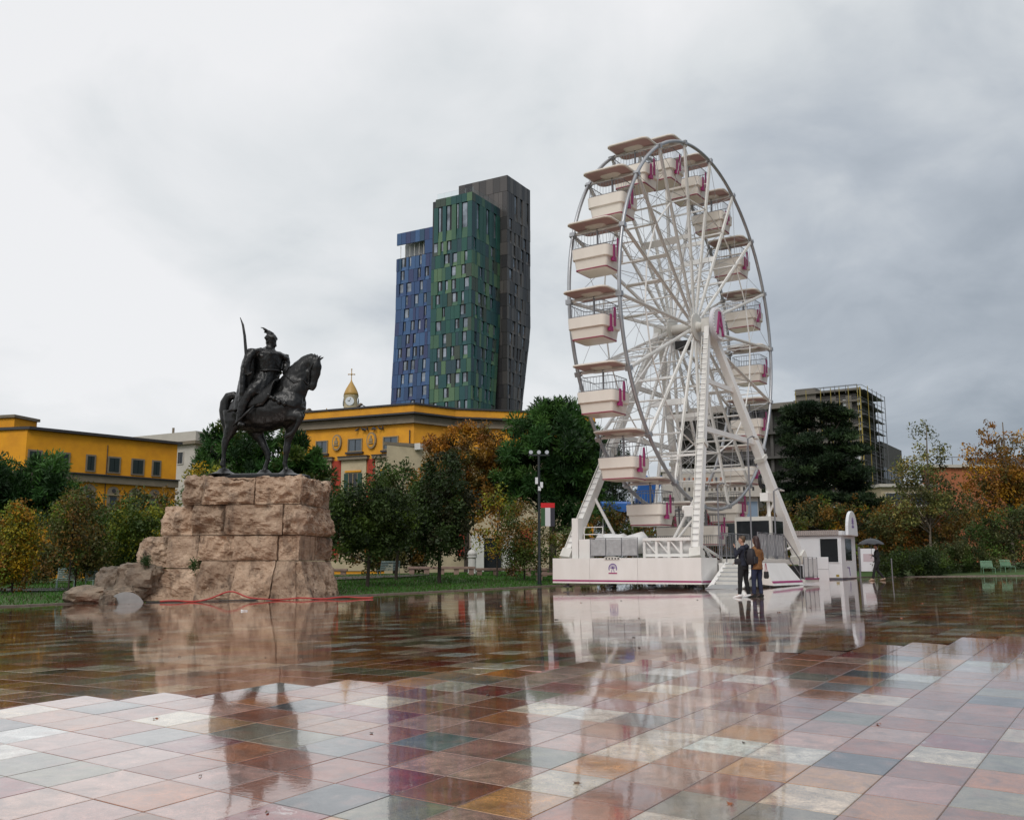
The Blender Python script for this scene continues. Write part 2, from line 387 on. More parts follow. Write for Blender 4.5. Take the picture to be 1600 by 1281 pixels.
pw = np.array([p[2] for p in PAL], float); pw /= pw.sum()
def tilecol():
    c, a, _ = PAL[rng.choice(len(PAL), p=pw)]
    k = rng.uniform(0.8, 1.2); return (c[0]*k*rng.uniform(.93,1.07), c[1]*k, c[2]*k*rng.uniform(.93,1.07), a)
near, rest = [], []
cp, sp_ = math.cos(PITCH), math.sin(PITCH)
for i in range(int(-32/TN), int(14/TN)):
    for j in range(int(-6/TT), int(60/TT)):
        cn, ct = (i+.5)*TN+0.20, (j+.5)*TT+0.02
        if not in_plaza(cn-TN/2, ct) or not in_plaza(cn+TN/2, ct+TT/2): continue
        x, y = nt2w(cn, ct)
        if y < -1.5 or abs(x) > 0.72*max(y, 0)+5: continue
        z = z_plaza(x, y); d = y*cp+(z-1)*sp_
        vis = False
        if d > 0.5:
            px = 800+1530*x/d; py = 640.5-1530*((z-1)*cp-y*sp_)/d
            vis = -60 < px < 1660 and py < 1320
        (near if vis else rest).append((d, cn, ct, x, y))
near.sort(); rest += near[300:]; near = near[:300]
bm = bmesh.new(); bmesh.ops.create_cube(bm, size=1)
for v in bm.verts: v.co = Vector((v.co.x*(TN-0.005), v.co.y*(TT-0.005), (v.co.z-0.5)*0.03))
bmesh.ops.bevel(bm, geom=[e for e in bm.edges if all(v.co.z > -0.01 for v in e.verts)], offset=0.0025, segments=1, affect='EDGES')
tme = bpy.data.meshes.new('paving_tile'); bm.to_mesh(tme); bm.free(); tme.materials.append(m_tile_o)
def facet(x, y):
    if 0.04*(y-9.8) < z_far(x): return Vector((0, -0.04, 1)).normalized()
    return Vector((-0.0184, 0, 1)).normalized()
ZR = Matrix.Rotation(-GA, 3, 'Z')
for d, cn, ct, x, y in near:
    o = bpy.data.objects.new('paving_tile', tme); COL.objects.link(o); o.parent = plaza
    nv = facet(x, y)+Vector((rng.normal(0, .0011), rng.normal(0, .0011), 0)); nv.normalize()
    q = Vector((0,0,1)).rotation_difference(nv)
    o.matrix_local = Matrix.Translation((x, y, z_plaza(x, y)+rng.normal(0, .0005))) @ q.to_matrix().to_4x4() @ ZR.to_4x4()
    o.color = tilecol()
vs, fs, cs = [], [], []
for d, cn, ct, x, y in rest:
    nv = facet(x, y); tx, ty = -nv.x/nv.z, -nv.y/nv.z; zc = z_plaza(x, y)
    rx, ry = rng.normal(0, .0008), rng.normal(0, .0008); o = len(vs); c = tilecol()
    for a, b_ in ((-1,-1),(1,-1),(1,1),(-1,1)):
        ex, ey = nt2w(a*(TN/2-0.0025), b_*(TT/2-0.0025))
        vs.append((x+ex, y+ey, zc+(tx+rx)*ex+(ty+ry)*ey)); cs.append(c)
    fs.append((o, o+1, o+2, o+3))
me = bpy.data.meshes.new('paving_tile'); me.from_pydata(vs, [], fs); me.materials.append(m_tile_a)
ca = me.color_attributes.new('col', 'FLOAT_COLOR', 'POINT'); ca.data.foreach_set('color', np.array(cs, np.float32).ravel())
o = bpy.data.objects.new('paving_tile', me); COL.objects.link(o); o.parent = plaza; o['kind'] = 'stuff'

# kerb along the lawn side, each stone its own piece
m_kerb = mat('kerb_stone', (0.22, 0.18, 0.15), 0.35, var=0.6, scale=4, bump=0.3)
kerb = None
kb = MB(); kb.box(-0.14, 0.14, -0.495, 0.495, -0.3, 0.045); kme = kb.mesh('kerb_stone', m_kerb)
def kerbline(n0, t0, n1, t1):
    L = math.hypot(n1-n0, t1-t0); k = int(L)
    for i in range(k):
        f = (i+.5)/k; x, y = nt2w(n0+(n1-n0)*f, t0+(t1-t0)*f)
        o = bpy.data.objects.new('kerb_stone', kme); COL.objects.link(o); o.parent = plaza
        o.location = (x, y, z_far(x)); o.rotation_euler = (0, 0, -GA-math.atan2(n1-n0, t1-t0)+rng.normal(0, .004)); o.scale = (1, L/k, 1)
kerbline(-25.94, 24, -25.94, 60); kerbline(-32.14, 8, -32.14, 24); kerbline(-25.9, 60.14, 4, 60.14)

# asphalt park path winding behind the monument
m_path = mat('wet_asphalt', (0.045, 0.045, 0.048), 0.3, var=0.4, scale=3, bump=0.3, bscale=60)
mb = MB(); pp = [(-40,36),(-30,38.6),(-24,40),(-18,43),(-13,47.5),(-9.5,52),(-7,57),(-5,64)]
cl = []
for k in range(len(pp)-1):
    for f in np.linspace(0, 1, 7)[:-1]: cl.append((pp[k][0]*(1-f)+pp[k+1][0]*f, pp[k][1]*(1-f)+pp[k+1][1]*f))
prev = None
for k in range(1, len(cl)-1):
    t = Vector((cl[k+1][0]-cl[k-1][0], cl[k+1][1]-cl[k-1][1])).normalized(); q = Vector((-t.y, t.x)); row = []
    for s_ in (-1.1, 0, 1.1):
        x, y = cl[k][0]+q.x*s_, cl[k][1]+q.y*s_; row.append(len(mb.v)); mb.v.append((x, y, z_ground(x, y)+0.05))
    if prev:
        for a in range(2): mb.f.append((prev[a], prev[a+1], row[a+1], row[a])); mb.mi.append(0)
    prev = row
struct(mb.build('path', m_path, smooth=True))

# grass blades on the lawn strips in view
nb = 46000; 
n_ = np.concatenate([rng.uniform(-41, -26.1, nb*2//3), rng.uniform(-45, -32.3, nb//3)]); t_ = np.concatenate([rng.uniform(24, 62, nb*2//3), rng.uniform(10, 34, nb//3)])
vs, fs, cs = [], [], []
for a, b_ in zip(n_, t_):
    x, y = nt2w(a, b_)
    if in_plaza(a, b_): continue
    z = z_ground(x, y); h = rng.uniform(.05, .13); an_ = rng.uniform(0, 6.28); wx, wy = math.cos(an_)*.022, math.sin(an_)*.022
    lx, ly = rng.normal(0, .03), rng.normal(0, .03); o = len(vs)
    vs += [(x-wx, y-wy, z-.01), (x+wx, y+wy, z-.01), (x+lx, y+ly, z+h)]; fs.append((o, o+1, o+2))
    k = rng.uniform(.6, 1.25); br = rng.random() < .18
    cs += [((.055, .055, .015, 1) if br else (.05*k, .16*k, .016*k, 1))]*3
grass = struct(colmesh('grass', vs, fs, cs, m_leaf), 'stuff')
grass['label'] = 'short wet green grass blades on the lawns beside the paved square'; 
# ------------------------------------------------------------------ buildings
m_glass = mat('window_glass', (0.10, 0.12, 0.14), 0.06, 0.55, var=0.3, scale=0.4)
m_glassd = mat('dark_window_glass', (0.02, 0.024, 0.028), 0.08, 0.2)
class Wall:
    """a vertical wall plane: origin p0 (x,y), direction ang (degrees from +Y, clockwise); s along, o outwards to the viewer"""
    def __init__(s, p0, ang, flip=1):
        s.p = Vector((p0[0], p0[1], 0)); s.d = Vector((math.sin(R(ang)), math.cos(R(ang)), 0)); s.n = Vector((s.d.y, -s.d.x, 0))
        if s.n.dot(s.p) > 0: s.n = -s.n
    def P(s, a, o, z): return s.p+s.d*a+s.n*o+Vector((0, 0, z))
    def box(s, mb, a0, a1, o0, o1, z0, z1):
        return mb.hexa([s.P(a0,o0,z0), s.P(a1,o0,z0), s.P(a1,o1,z0), s.P(a0,o1,z0), s.P(a0,o0,z1), s.P(a1,o0,z1), s.P(a1,o1,z1), s.P(a0,o1,z1)])
def window(W, par, a0, a1, z0, z1, m_fr, m_gl, bars=1, fw=0.09, deep=0.12, sill=None, hbar=False):
    fr = MB()
    for q in ((a0-fw, a0, z0-fw, z1+fw), (a1, a1+fw, z0-fw, z1+fw), (a0, a1, z1, z1+fw), (a0, a1, z0-fw, z0)): W.box(fr, q[0], q[1], 0.0, deep, q[2], q[3])
    f = fr.build('window', m_fr, par)
    W.box(MB_ := MB(), a0, a1, 0.005, 0.03, z0, z1); MB_.build('pane', m_gl, f)
    if bars:
        for k in range(bars):
            c = a0+(a1-a0)*(k+1)/(bars+1); b = MB(); W.box(b, c-.035, c+.035, 0.031, 0.07, z0, z1); b.build('mullion', m_glassd, f)
    if hbar:
        b = MB(); c = z0+(z1-z0)*.62; W.box(b, a0, a1, 0.031, 0.066, c-.03, c+.03); b.build('mullion', m_glassd, f)
    if sill:
        b = MB(); W.box(b, a0-.25, a1+.25, 0.0, 0.28, z0-.28, z0-.10); b.build('sill', sill, f)
    return f

# ---- ministry building in ochre with red pilasters
m_och = mat('ochre_render', (0.72, 0.33, 0.018), 0.8, var=0.5, scale=0.9, col2=(0.44, 0.18, 0.02), bump=0.15, bscale=12)
m_red = mat('red_render', (0.36, 0.042, 0.022), 0.8, var=0.3, scale=1.2, bump=0.1)
m_crm = mat('cream_stone', (0.50, 0.42, 0.28), 0.8, var=0.4, scale=1.0, bump=0.15)
m_tau = mat('taupe_cornice', (0.20, 0.165, 0.12), 0.8, var=0.4, scale=1.5, bump=0.1)
m_drk = mat('dark_sheet_edge', (0.035, 0.032, 0.034), 0.5)
m_grn = mat('green_shutter', (0.015, 0.055, 0.04), 0.6, var=0.3, scale=3)
mn = thing('government_building', 'ochre yellow government building with red pilasters and oval medallions behind the trees', 'building', (-9.12, 90, 0.6))
mn_off = Vector((9.12, -90, -0.6))
class WL(Wall):
    """wall whose coordinates are local to a root placed at off"""
    def __init__(s, p0, ang, root):
        Wall.__init__(s, p0, ang); s.p = s.p-Vector((root.location.x, root.location.y, root.location.z))
A = WL((-9.12, 90), -65.4, mn); B = WL((-9.12, 90), 50, mn); Cw = WL((-5.60, 92.96), 76, mn)
def P2(W, a, o): q = W.P(a, o, 0); return (q.x, q.y)
poly = [P2(A, 15, 0), P2(A, 0, 0), P2(B, 4.6, 0), P2(Cw, 14, 0), P2(Cw, 14, -16), P2(A, 15, -16)]
MB().prism(poly, -1.0, 14.9).build('wall', m_och, mn)
def band(name, o0, z0, z1, m):
    """a moulding that runs round the three visible faces as one piece"""
    pts_o = [P2(A, 15.2, o0), None, None, P2(Cw, 14.2, o0)]
    def inter(W1, W2):
        d1, d2 = W1.d, W2.d; p = W1.P(0, o0, 0); q = W2.P(0, o0, 0)
        k = ((q-p).x*d2.y-(q-p).y*d2.x)/(d1.x*d2.y-d1.y*d2.x); r_ = p+d1*k; return (r_.x, r_.y)
    pts_o[1] = inter(A, B); pts_o[2] = inter(B, Cw)
    inner = [P2(Cw, 14.2, -0.6), P2(A, 15.2, -0.6)]
    mb = MB(); mb.prism(pts_o+inner, z0, z1); return mb.build(name, m, mn)
band('parapet', 0.35, 14.55, 15.22, m_och); band('roof_edge', 0.48, 15.24, 15.4, m_drk)
band('cornice', 0.62, 14.36, 14.53, m_drk); band('frieze', 0.16, 13.72, 14.34, m_tau); band('ledge', 0.34, 13.55, 13.70, m_tau)
band('string_course', 0.10, 0.0, 1.4, m_crm)
m_wsur = mat('taupe_surround', (0.26, 0.20, 0.12), 0.8)
for a0, a1 in ((1.70, 3.18), (5.66, 7.11), (9.60, 10.82), (13.3, 14.5)):
    window(A, mn, a0, a1, 11.85, 12.95, m_wsur, m_glass, 1, sill=m_drk)
for c in (4.49, 8.40, 12.3):
    mo = MB(); ring = []
    for k in range(24): a = 2*math.pi*k/24; ring.append(A.P(c+.52*math.cos(a), 0.01, 12.75+.78*math.sin(a)))
    mo.extr(ring, A.n*0.22); med = mo.build('medallion', m_wsur, mn)
    m2 = MB(); ring = [A.P(c+.40*math.cos(2*math.pi*k/20), 0.235, 12.75+.62*math.sin(2*math.pi*k/20)) for k in range(20)]
    m2.extr(ring, A.n*0.02); m2.build('medallion_field', m_och, med)
    m3 = MB(); A.box(m3, c-.25, c+.25, .256, .36, 12.42, 12.55); A.box(m3, c-.2, c+.2, .256, .34, 12.62, 12.9); A.box(m3, c-.08, c+.08, .256, .33, 12.9, 13.2); m3.build('relief', m_wsur, med)
for a0, a1 in ((4.09, 4.93), (7.90, 8.90), (11.78, 12.72)):
    b = MB(); A.box(b, a0, a1, 0.002, 0.10, 1.5, 11.0); b.build('pilaster', m_red, mn)
for a0, a1 in ((0.95, 4.0), (5.02, 7.82), (8.98, 11.7), (12.8, 14.8)):
    b = MB(); A.box(b, a0, a1, 0.002, 0.16, 1.5, 10.98); bay = b.build('bay', m_crm, mn)
    b = MB(); A.box(b, a0-.25, a1+.25, 0.01, 0.45, 11.0, 11.28); b.build('hood', m_tau, bay)
    b = MB(); A.box(b, a0-.3, a1+.3, 0.01, 0.52, 11.29, 11.36); b.build('hood_cap', m_drk, bay)
    c = (a0+a1)/2
    for z0, z1 in ((7.6, 9.7), (3.2, 5.4)):
        W_ = MB(); A.box(W_, c-.5, c+.5, .17, .19, z0, z1); wn_ = W_.build('window', m_glassd, mn)
        for sx in (-1, 1):
            s1 = MB(); A.box(s1, c+sx*.52, c+sx*1.0, .165, .24, z0, z1); s1.build('shutter', m_grn, wn_)
        for k, q in enumerate((-.5, 0, .5)):
            s1 = MB(); A.box(s1, c+q-.04, c+q+.04, .191, .23, z0, z1); s1.build('mullion', m_wsur, wn_)
        s1 = MB(); A.box(s1, c-.9, c+.9, .165, .3, z1+.12, z1+.28); s1.build('lintel', m_och, wn_)
# lower cream annexe in front of the right-hand corner and entrance with white jambs and steps
an_ = MB(); an_.prism([P2(A, 1.0, 3.0), P2(B, 5.2, 2.2), P2(Cw, 12, 2.2), P2(Cw, 12, 0.05), P2(Cw, 0.2, .05), P2(B, 0, .05), P2(A, 1.0, .05)], -1.0, 11.2)
ann = an_.build('annexe', m_crm, mn)
cp_ = MB(); cp_.prism([P2(A, 1.2, 3.25), P2(B, 5.2, 2.45), P2(Cw, 12.2, 2.45), P2(Cw, 12.2, 0.07), P2(Cw, 0.2, .07), P2(B, 0, .07), P2(A, 1.2, .07)], 11.21, 11.5)
cp_.build('coping', m_tau, ann)
m_white = mat('white_stone', (0.62, 0.61, 0.58), 0.7, var=0.3, scale=1.0)
for a0, a1, z1 in ((1.2, 2.4, 3.9), (4.2, 5.2, 3.9)):
    b = MB(); Cw.box(b, a0, a1, 2.25, 2.9, -0.3, z1); b.build('door_jamb', m_white, mn)
b = MB(); Cw.box(b, 2.42, 4.18, 2.22, 2.3, 0.2, 3.6); b.build('doorway', m_glassd, mn)
for a0, a1 in ((0.1, 1.0), (6.0, 7.2)):
    b = MB(); Cw.box(b, a0, a1, 2.21, 2.3, 2.0, 4.6); b.build('pilaster', m_red, mn)
for k in range(6):
    b = MB(); Cw.box(b, 1.0, 5.6, 2.9+.35*(5-k), 3.25+.35*(5-k), -0.6, -0.1+.1*k+.05); b.build('step', m_tau, mn)
for a0 in (-4.0, -1.5):
    b = MB(); ring = [Cw.P(a0+.5*math.cos(q), 2.24, 2.2+.5*math.sin(q)) for q in np.linspace(0, math.pi, 9)]+[Cw.P(a0-.5, 2.24, 0.4), Cw.P(a0+.5, 2.24, 0.4)]
# roof clutter: floodlights on brackets
for a, h in ((10.6, .9), (4.6, 1.0)):
    root = A.P(a, -.3, 15.4); b = MB(); tip = root+A.d*1.5+Vector((0,0,h)); b.tube([root, root+Vector((0,0,.2)), tip], .05, 6)
    fl = b.build('floodlight_arm', m_drk, mn); b = MB(); b.beam(tip+A.d*-.12, tip+A.d*.42+Vector((0,0,-.22)), .34, .18); b.build('floodlight', m_tau, fl)
b = MB(); A.box(b, -1.3, -0.7, .5, 1.0, 11.52, 12.1); b.build('air_unit', m_white, mn)

# ---- ochre building at the far left
lb = thing('ochre_building', 'long ochre yellow building with dark shuttered windows at the left edge', 'building', (-39.96, 80, 0.6))
Lw = WL((-39.96, 80), 41, lb); L2 = WL((-39.96, 80), -75, lb)
m_shut = mat('blackish_green_shutter', (0.008, 0.018, 0.018), 0.5)
m_och2 = mat('ochre_plain_render', (0.76, 0.33, 0.008), 0.8, var=0.5, scale=0.8, col2=(0.48, 0.19, 0.012), bump=0.12, bscale=10)
ZL = -0.6
MB().prism([P2(L2, 14, 0), P2(Lw, 0, 0), P2(Lw, 13.6, 0), P2(Lw, 13.6, -14), P2(L2, 14, -22)], -1, 11.55).build('wall', m_och2, lb)
MB().prism([P2(L2, 14, .35), P2(Lw, 0, .35), P2(Lw, 13.9, .35), P2(Lw, 13.9, -14), P2(L2, 14, -22)], 11.57, 11.8).build('roof_edge', m_drk, lb)
b = MB(); Lw.box(b, -.35, 13.7, 0.001, .35, 8.15, 8.75); c_ = b.build('cornice', m_tau, lb); b = MB(); Lw.box(b, -.4, 13.75, 0.001, .5, 8.77, 8.88); b.build('cornice_cap', m_drk, c_)
b = MB(); L2.box(b, 0, 14, 0.001, .35, 8.15, 8.75); b.build('cornice', m_tau, lb)
b = MB(); L2.box(b, 1.9, 6, -3.2, -.6, 11.82, 13.3); b.build('stair_tower', m_och2, lb); b = MB(); L2.box(b, 1.75, 6.2, -3.4, -.4, 13.31, 13.55); b.build('tower_cap', m_tau, lb)
for a0, a1 in ((0.31, 1.21), (2.63, 3.54), (5.19, 5.78), (7.13, 8.04), (9.32, 10.28), (11.29, 11.90)):
    w_ = window(Lw, lb, a0, a1, 9.2, 10.4, m_tau, m_glassd, 0, fw=.14, deep=.08)
    for k in (0, 1):
        s1 = MB(); q0 = a0+(a1-a0)*(.5*k)+.02; q1 = q0+(a1-a0)*.5-.04; Lw.box(s1, q0, q1, .04, .1, 9.2, 10.4); s1.build('shutter', m_shut, w_)
for c, wd in ((1.2, .55), (3.3, .55), (5.45, .6), (7.65, .52), (9.65, .5), (11.55, .5)):
    b = MB(); arch = [Lw.P(c-wd, 0.001, 5.0), Lw.P(c+wd, 0.001, 5.0)]+[Lw.P(c+wd*math.cos(q), 0.001, 7.4+wd*math.sin(q)) for q in np.linspace(0, math.pi, 11)]
    b.extr(arch, Lw.n*.14); s_ = b.build('window_surround', m_tau, lb)
    b = MB(); Lw.box(b, c-wd*.55, c+wd*.55, .142, .17, 5.3, 7.0); b.build('pane', m_glass, s_)
    b = MB(); ring = [Lw.P(c+.17*math.cos(q), .142, 7.55+.17*math.sin(q)) for q in np.linspace(0, 2*math.pi, 13)[:-1]]; b.extr(ring, Lw.n*.06); b.build('roundel', m_drk, s_)
    b = MB(); Lw.box(b, c-wd*1.1, c+wd*1.1, .142, .26, 7.12, 7.25); b.build('lintel', m_wsur, s_)
for a in (8.6, 9.2, 9.8):
    b = MB(); p = Lw.P(a, -1.0, 11.85); b.hexa([p, p+Lw.d*.5, p+Lw.d*.5-Lw.n*.5, p-Lw.n*.5, p+Vector((0,0,.25)), p+Lw.d*.5+Vector((0,0,.25)), p+Lw.d*.5-Lw.n*.5+Vector((0,0,.8)), p-Lw.n*.5+Vector((0,0,.8))]); b.build('roof_hatch', m_drk, lb)
b = MB(); p = Lw.P(-2.0, -3, 11.8); b.tube([p, p+Vector((0,0,3.6))], .05, 6); p2 = p+Vector((0,0,3.0)); b.tube([p2-Vector((.5,0,0)), p2+Vector((.5,0,0))], .03, 5); b.build('antenna', m_drk, lb)

# ---- pale stone building behind
gb = thing('stone_building', 'pale grey stone building with flat cornice behind the long ochre building', 'building', (-38.7, 118.5, 0.6))
G1 = WL((-39.0, 119.8), -60, gb); G2 = WL((-39.0, 119.8), 30, gb)
m_pale = mat('pale_stone', (0.50, 0.47, 0.42), 0.8, var=0.3, scale=0.5, bump=0.1)
MB().prism([P2(G1, 13, 0), P2(G1, 0, 0), P2(G2, 8, 0), P2(G2, 8, -13)], -1, 16.4).build('wall', m_pale, gb)
MB().prism([P2(G1, 13, .5), (G1.P(0,.5,0)+G2.n*.5)[:2], P2(G2, 8, .5), P2(G2, 8, -13)], 15.3, 15.7).build('cornice', m_tau, gb)
MB().prism([P2(G1, 13, .25), (G1.P(0,.25,0)+G2.n*.25)[:2], P2(G2, 8, .25), P2(G2, 8, -13)], 15.72, 16.9).build('parapet', m_pale, gb)
for a0 in (2.0, 4.6, 7.2): window(G1, gb, a0, a0+.9, 13.6, 15.0, m_pale, m_glassd, 1)
for a0 in (1.0, 3.0): window(G2, gb, a0, a0+1.0, 13.8, 15.0, m_pale, m_glassd, 1)
b = MB(); p = G1.P(6.4, -2, 16.9); b.tube([p, p+Vector((0,0,1.7))], .16, 8); b.build('flue', m_tau, gb)
b = MB(); G2.box(b, 2, 3.6, -3, -2, 16.91, 17.4); b.build('roof_unit', m_tau, gb)

# ---- bell tower with clock
m_gold = mat('ochre_dome', (0.45, 0.27, 0.07), 0.5, var=0.3, scale=2)
m_clock = mat('clock_face', (0.65, 0.68, 0.72), 0.4)
bt = thing('bell_tower', 'slender pale bell tower with clock, pointed ochre dome and cross above the roofline', 'tower', (-31.7, 190, -1.5))
b = MB(); b.lathe([(1.5,0),(1.5,30.0),(1.55,30.3)], seg=8); b.build('shaft', m_pale, bt)
for k in range(4):
    a = math.pi/4+k*math.pi/2; b = MB(); b.box(1.1*math.cos(a)-.24, 1.1*math.cos(a)+.24, 1.1*math.sin(a)-.24, 1.1*math.sin(a)+.24, 30.3, 33.0); b.build('column', m_pale, bt)
b = MB(); b.lathe([(.30,31.6),(.28,31.9),(.18,32.4),(.05,32.5)], seg=10); b.build('bell', m_drk, bt)
b = MB(); b.lathe([(1.35,33.0),(1.45,33.2),(1.4,33.5),(1.4,35.3),(1.5,35.5),(1.5,35.7)], seg=12); hd_ = b.build('clock_storey', m_crm, bt, smooth=40)
for a in (-math.pi/2, -math.pi/2+math.pi/2, -math.pi, -math.pi/2-0.0):
    pass
for a in (-math.pi/2, 0, math.pi):
    c = Vector((math.cos(a)*1.36, math.sin(a)*1.36, 34.4)); u = Vector((-math.sin(a), math.cos(a), 0))
    b = MB(); b.extr([c+u*.85*math.cos(q)+Vector((0,0,.85*math.sin(q))) for q in np.linspace(0, 2*math.pi, 21)[:-1]], Vector((math.cos(a), math.sin(a), 0))*.12); f_ = b.build('clock', m_clock, bt)
    b = MB(); c2 = c+Vector((math.cos(a), math.sin(a), 0))*.15; b.beam(c2, c2+u*.15+Vector((0,0,.6)), .07); b.beam(c2, c2-u*.4+Vector((0,0,.12)), .09); b.build('clock_hands', m_drk, f_)
b = MB(); b.lathe([(1.5,35.7),(1.35,36.3),(1.0,37.1),(.55,37.9),(.2,38.5),(.1,38.9)], seg=16); b.build('dome', m_gold, bt, smooth=True)
b = MB(); b.box(-.07,.07,-.07,.07,38.9,41.0); b.box(-.6,.6,-.07,.07,39.9,40.05); b.ball((0,0,39.97),.2); b.ball((0,0,41.0),.14); b.ball((.6,0,39.97),.13); b.ball((-.6,0,39.97),.13); b.build('cross', m_gold, bt)
# small roof cross beside it
cr_ = thing('dome_cross', 'small gilded cross on a low dome left of the bell tower', 'cross', (-37.4, 195, 29.3))
b = MB(); b.lathe([(1.4,0),(1.3,.5),(.9,1.0),(.3,1.25)], seg=14); b.build('dome', m_gold, cr_, smooth=True)
b = MB(); b.box(-.08,.08,-.08,.08,1.2,3.2); b.box(-.7,.7,-.08,.08,2.2,2.4); b.ball((0,0,2.3),.28); b.build('cross', m_gold, cr_)
b = MB(); b.lathe([(1.5,-31.5),(1.5,-.02)], seg=12); b.build('drum', m_pale, cr_)

# ---- the tall tower of three shafts clad in coloured panels
tw = thing('residential_tower', 'tall tower of blue, green and charcoal shafts clad in staggered coloured panels', 'tower', (-9.16, 215, 0))
GREEN = [(0.018,0.075,0.080),(0.022,0.092,0.074),(0.055,0.125,0.078),(0.095,0.17,0.092),(0.026,0.060,0.076),(0.05,0.07,0.055),(0.015,0.066,0.066),(0.02,0.08,0.075)]
BLUE = [(0.038,0.080,0.19),(0.052,0.115,0.245),(0.034,0.066,0.15),(0.046,0.102,0.215),(0.044,0.058,0.14),(0.032,0.078,0.14)]
GRAY = [(0.052,0.050,0.051),(0.068,0.064,0.064),(0.088,0.081,0.079),(0.042,0.041,0.044),(0.11,0.10,0.095)]
def pal(nm, cols): return [mat('%s_panel_%s' % (nm, 'abcdefgh'[i]), c, 0.38, 0.25, var=0.12, scale=0.6) for i, c in enumerate(cols)]
PG, PB, PY = pal('green', GREEN), pal('blue', BLUE), pal('charcoal', GRAY)
m_core = mat('tower_core', (0.02, 0.025, 0.03), 0.5); m_reveal = mat('window_reveal', (0.012, 0.014, 0.018), 0.5)
m_tglass = mat('tower_glass', (0.34, 0.38, 0.43), 0.07, 0.7, var=.8, scale=.35, col2=(.05,.06,.07))
GL = WL((-9.16, 215), -60, tw); GR_ = WL((-9.16, 215), 30, tw); BL = WL((-9.16+.3, 215+.75), -60, tw); YR = WL((-1.16, 225), 30, tw); YL = WL((-1.16, 225), -60, tw)
def kz(z, z1, k0): return 1.0 if z >= z1 else 1.0-(1.0-k0)*(z1-z)/(z1-37.0)
def solid(name, W1, w1, W2, w2, z_top, k1, k2, m, off=-.35):
    mb = MB(); o = 0
    lv = [0, 20, 37, 47, 57, z_top]
    for z in lv:
        e1 = k1(z)*w1; e2 = k2(z)*w2
        c0 = W1.P(0, off, z)+W2.n*off
        p1 = W1.P(e1, off, z); p2 = W2.P(e2, off, z); p3 = p1+(p2-c0)
        mb.v += [tuple(q) for q in (p1, c0, p2, p3)]
    for i in range(len(lv)-1):
        for k in range(4): mb.f.append((i*4+k, i*4+(k+1)%4, i*4+4+(k+1)%4, i*4+4+k)); mb.mi.append(0)
    mb.f.append(tuple(len(mb.v)-4+k for k in range(4))); mb.mi.append(0)
    return mb.build(name, m, tw)
one = lambda z: 1.0
kG = lambda z: kz(z, 57, .83); kY = lambda z: kz(z, 58, .60); kB = lambda z: 1.0+max(0, (60-z))*.002
g_sh = solid('green_shaft', GL, 11.2, GR_, 12.5, 86.0, one, kG, m_core)
b_sh = solid('blue_shaft', BL, 21.8, GR_, 11.5, 74.0, kB, one, m_core)
y_sh = solid('charcoal_shaft', YL, 14.0, YR, 11.4, 94.2, one, kY, m_core)
def cell(W, kf, a0, a1, z0, z1, o0, o1, inset=0.0):
    g_ = 0.03; vs_ = []
    for z, zz in ((z0+g_, z0), (z1-g_, z1)):
        k = kf(zz); q0, q1 = a0*k+g_, a1*k-g_
        vs_.append((W.P(q0, o0, z), W.P(q1, o0, z), W.P(q1, o1, z), W.P(q0, o1, z)))
    return MB().hexa(list(vs_[0])+list(vs_[1]))
rt_ = random.Random(11); n_panel = [0]; joined = {}
def facade(W, kf, width, zt, zb, first, fh, pm, ncol, pwin, par, a_start=0.0, skip=lambda a, z: False):
    z = zt; row = 0
    while z > zb:
        h = first if row == 0 else fh; z0 = z-h
        a = a_start; prevw = True; base = (width-a_start)/ncol
        while a < width-0.05:
            wdt = base*rt_.choice((.62, .8, 1.0, 1.0, 1.25)); a1 = min(a+wdt, width)
            if width-a1 < base*.45: a1 = width
            if not skip((a+a1)/2, z0):
                if (not prevw) and rt_.random() < pwin and a1-a > base*.5 and a1 < width-.1:
                    # recessed window: dark reveal, sloping sill, glass set to one side
                    zs = z0+h*.30
                    r_ = cell(W, kf, a, a1, z0, z, -.36, -.30).build('window', m_reveal, par)
                    q = a+(a1-a)*rt_.choice((.42, .5, .25, .12))
                    cell(W, kf, q, a1-.05, zs, z-.12, -.29, -.22).build('pane', m_tglass, r_)
                    k = kf(z0); kk = kf(zs)
                    sl_ = MB(); sl_.hexa([W.P(a*k+.03, -.3, z0+.03), W.P(a1*k-.03, -.3, z0+.03), W.P(a1*k-.03, .02, z0+.03), W.P(a*k+.03, .02, z0+.03),
                                         W.P(a*kk+.03, -.3, zs), W.P(a1*kk-.03, -.3, zs), W.P(a1*kk-.03, -.2, zs), W.P(a*kk+.03, -.2, zs)])
                    sl_.build('sill', rt_.choice(pm), r_)
                    prevw = True
                else:
                    m_ = rt_.choice(pm); mbp = cell(W, kf, a, a1, z0, z, -.3, rt_.uniform(.0, .10))
                    n_panel[0] += 1
                    if n_panel[0] <= 300: mbp.build('panel', m_, par)
                    else:
                        jm = joined.setdefault((par.name, m_.name), (MB(), m_, par)); jm[0].add(mbp.v, mbp.f)
                    prevw = False
            a = a1
        z = z0; row += 1
facade(GL, one, 11.2, 84.2, 34, 8.6, 3.15, PG, 9, .62, g_sh, skip=lambda a, z: a > 10.2 and z > 72)
facade(GR_, kG, 12.5, 84.2, 34, 8.6, 3.15, PG, 10, .42, g_sh)
facade(BL, kB, 21.8, 73.8, 34, 3.15, 3.15, PB, 9, .60, b_sh, a_start=11.35)
facade(YR, kY, 11.4, 90.5, 34, 6.5, 3.15, PY, 9, .5, y_sh)
def crown(W, width, z0, z1, pm, par, n, a0=0.0):
    for k in range(n):
        x0 = a0+(width-a0)*k/n; x1 = a0+(width-a0)*(k+1)/n
        cell(W, one, x0, x1, z0, z1, -.3, rt_.uniform(0, .06)).build('parapet_panel', rt_.choice(pm), par)
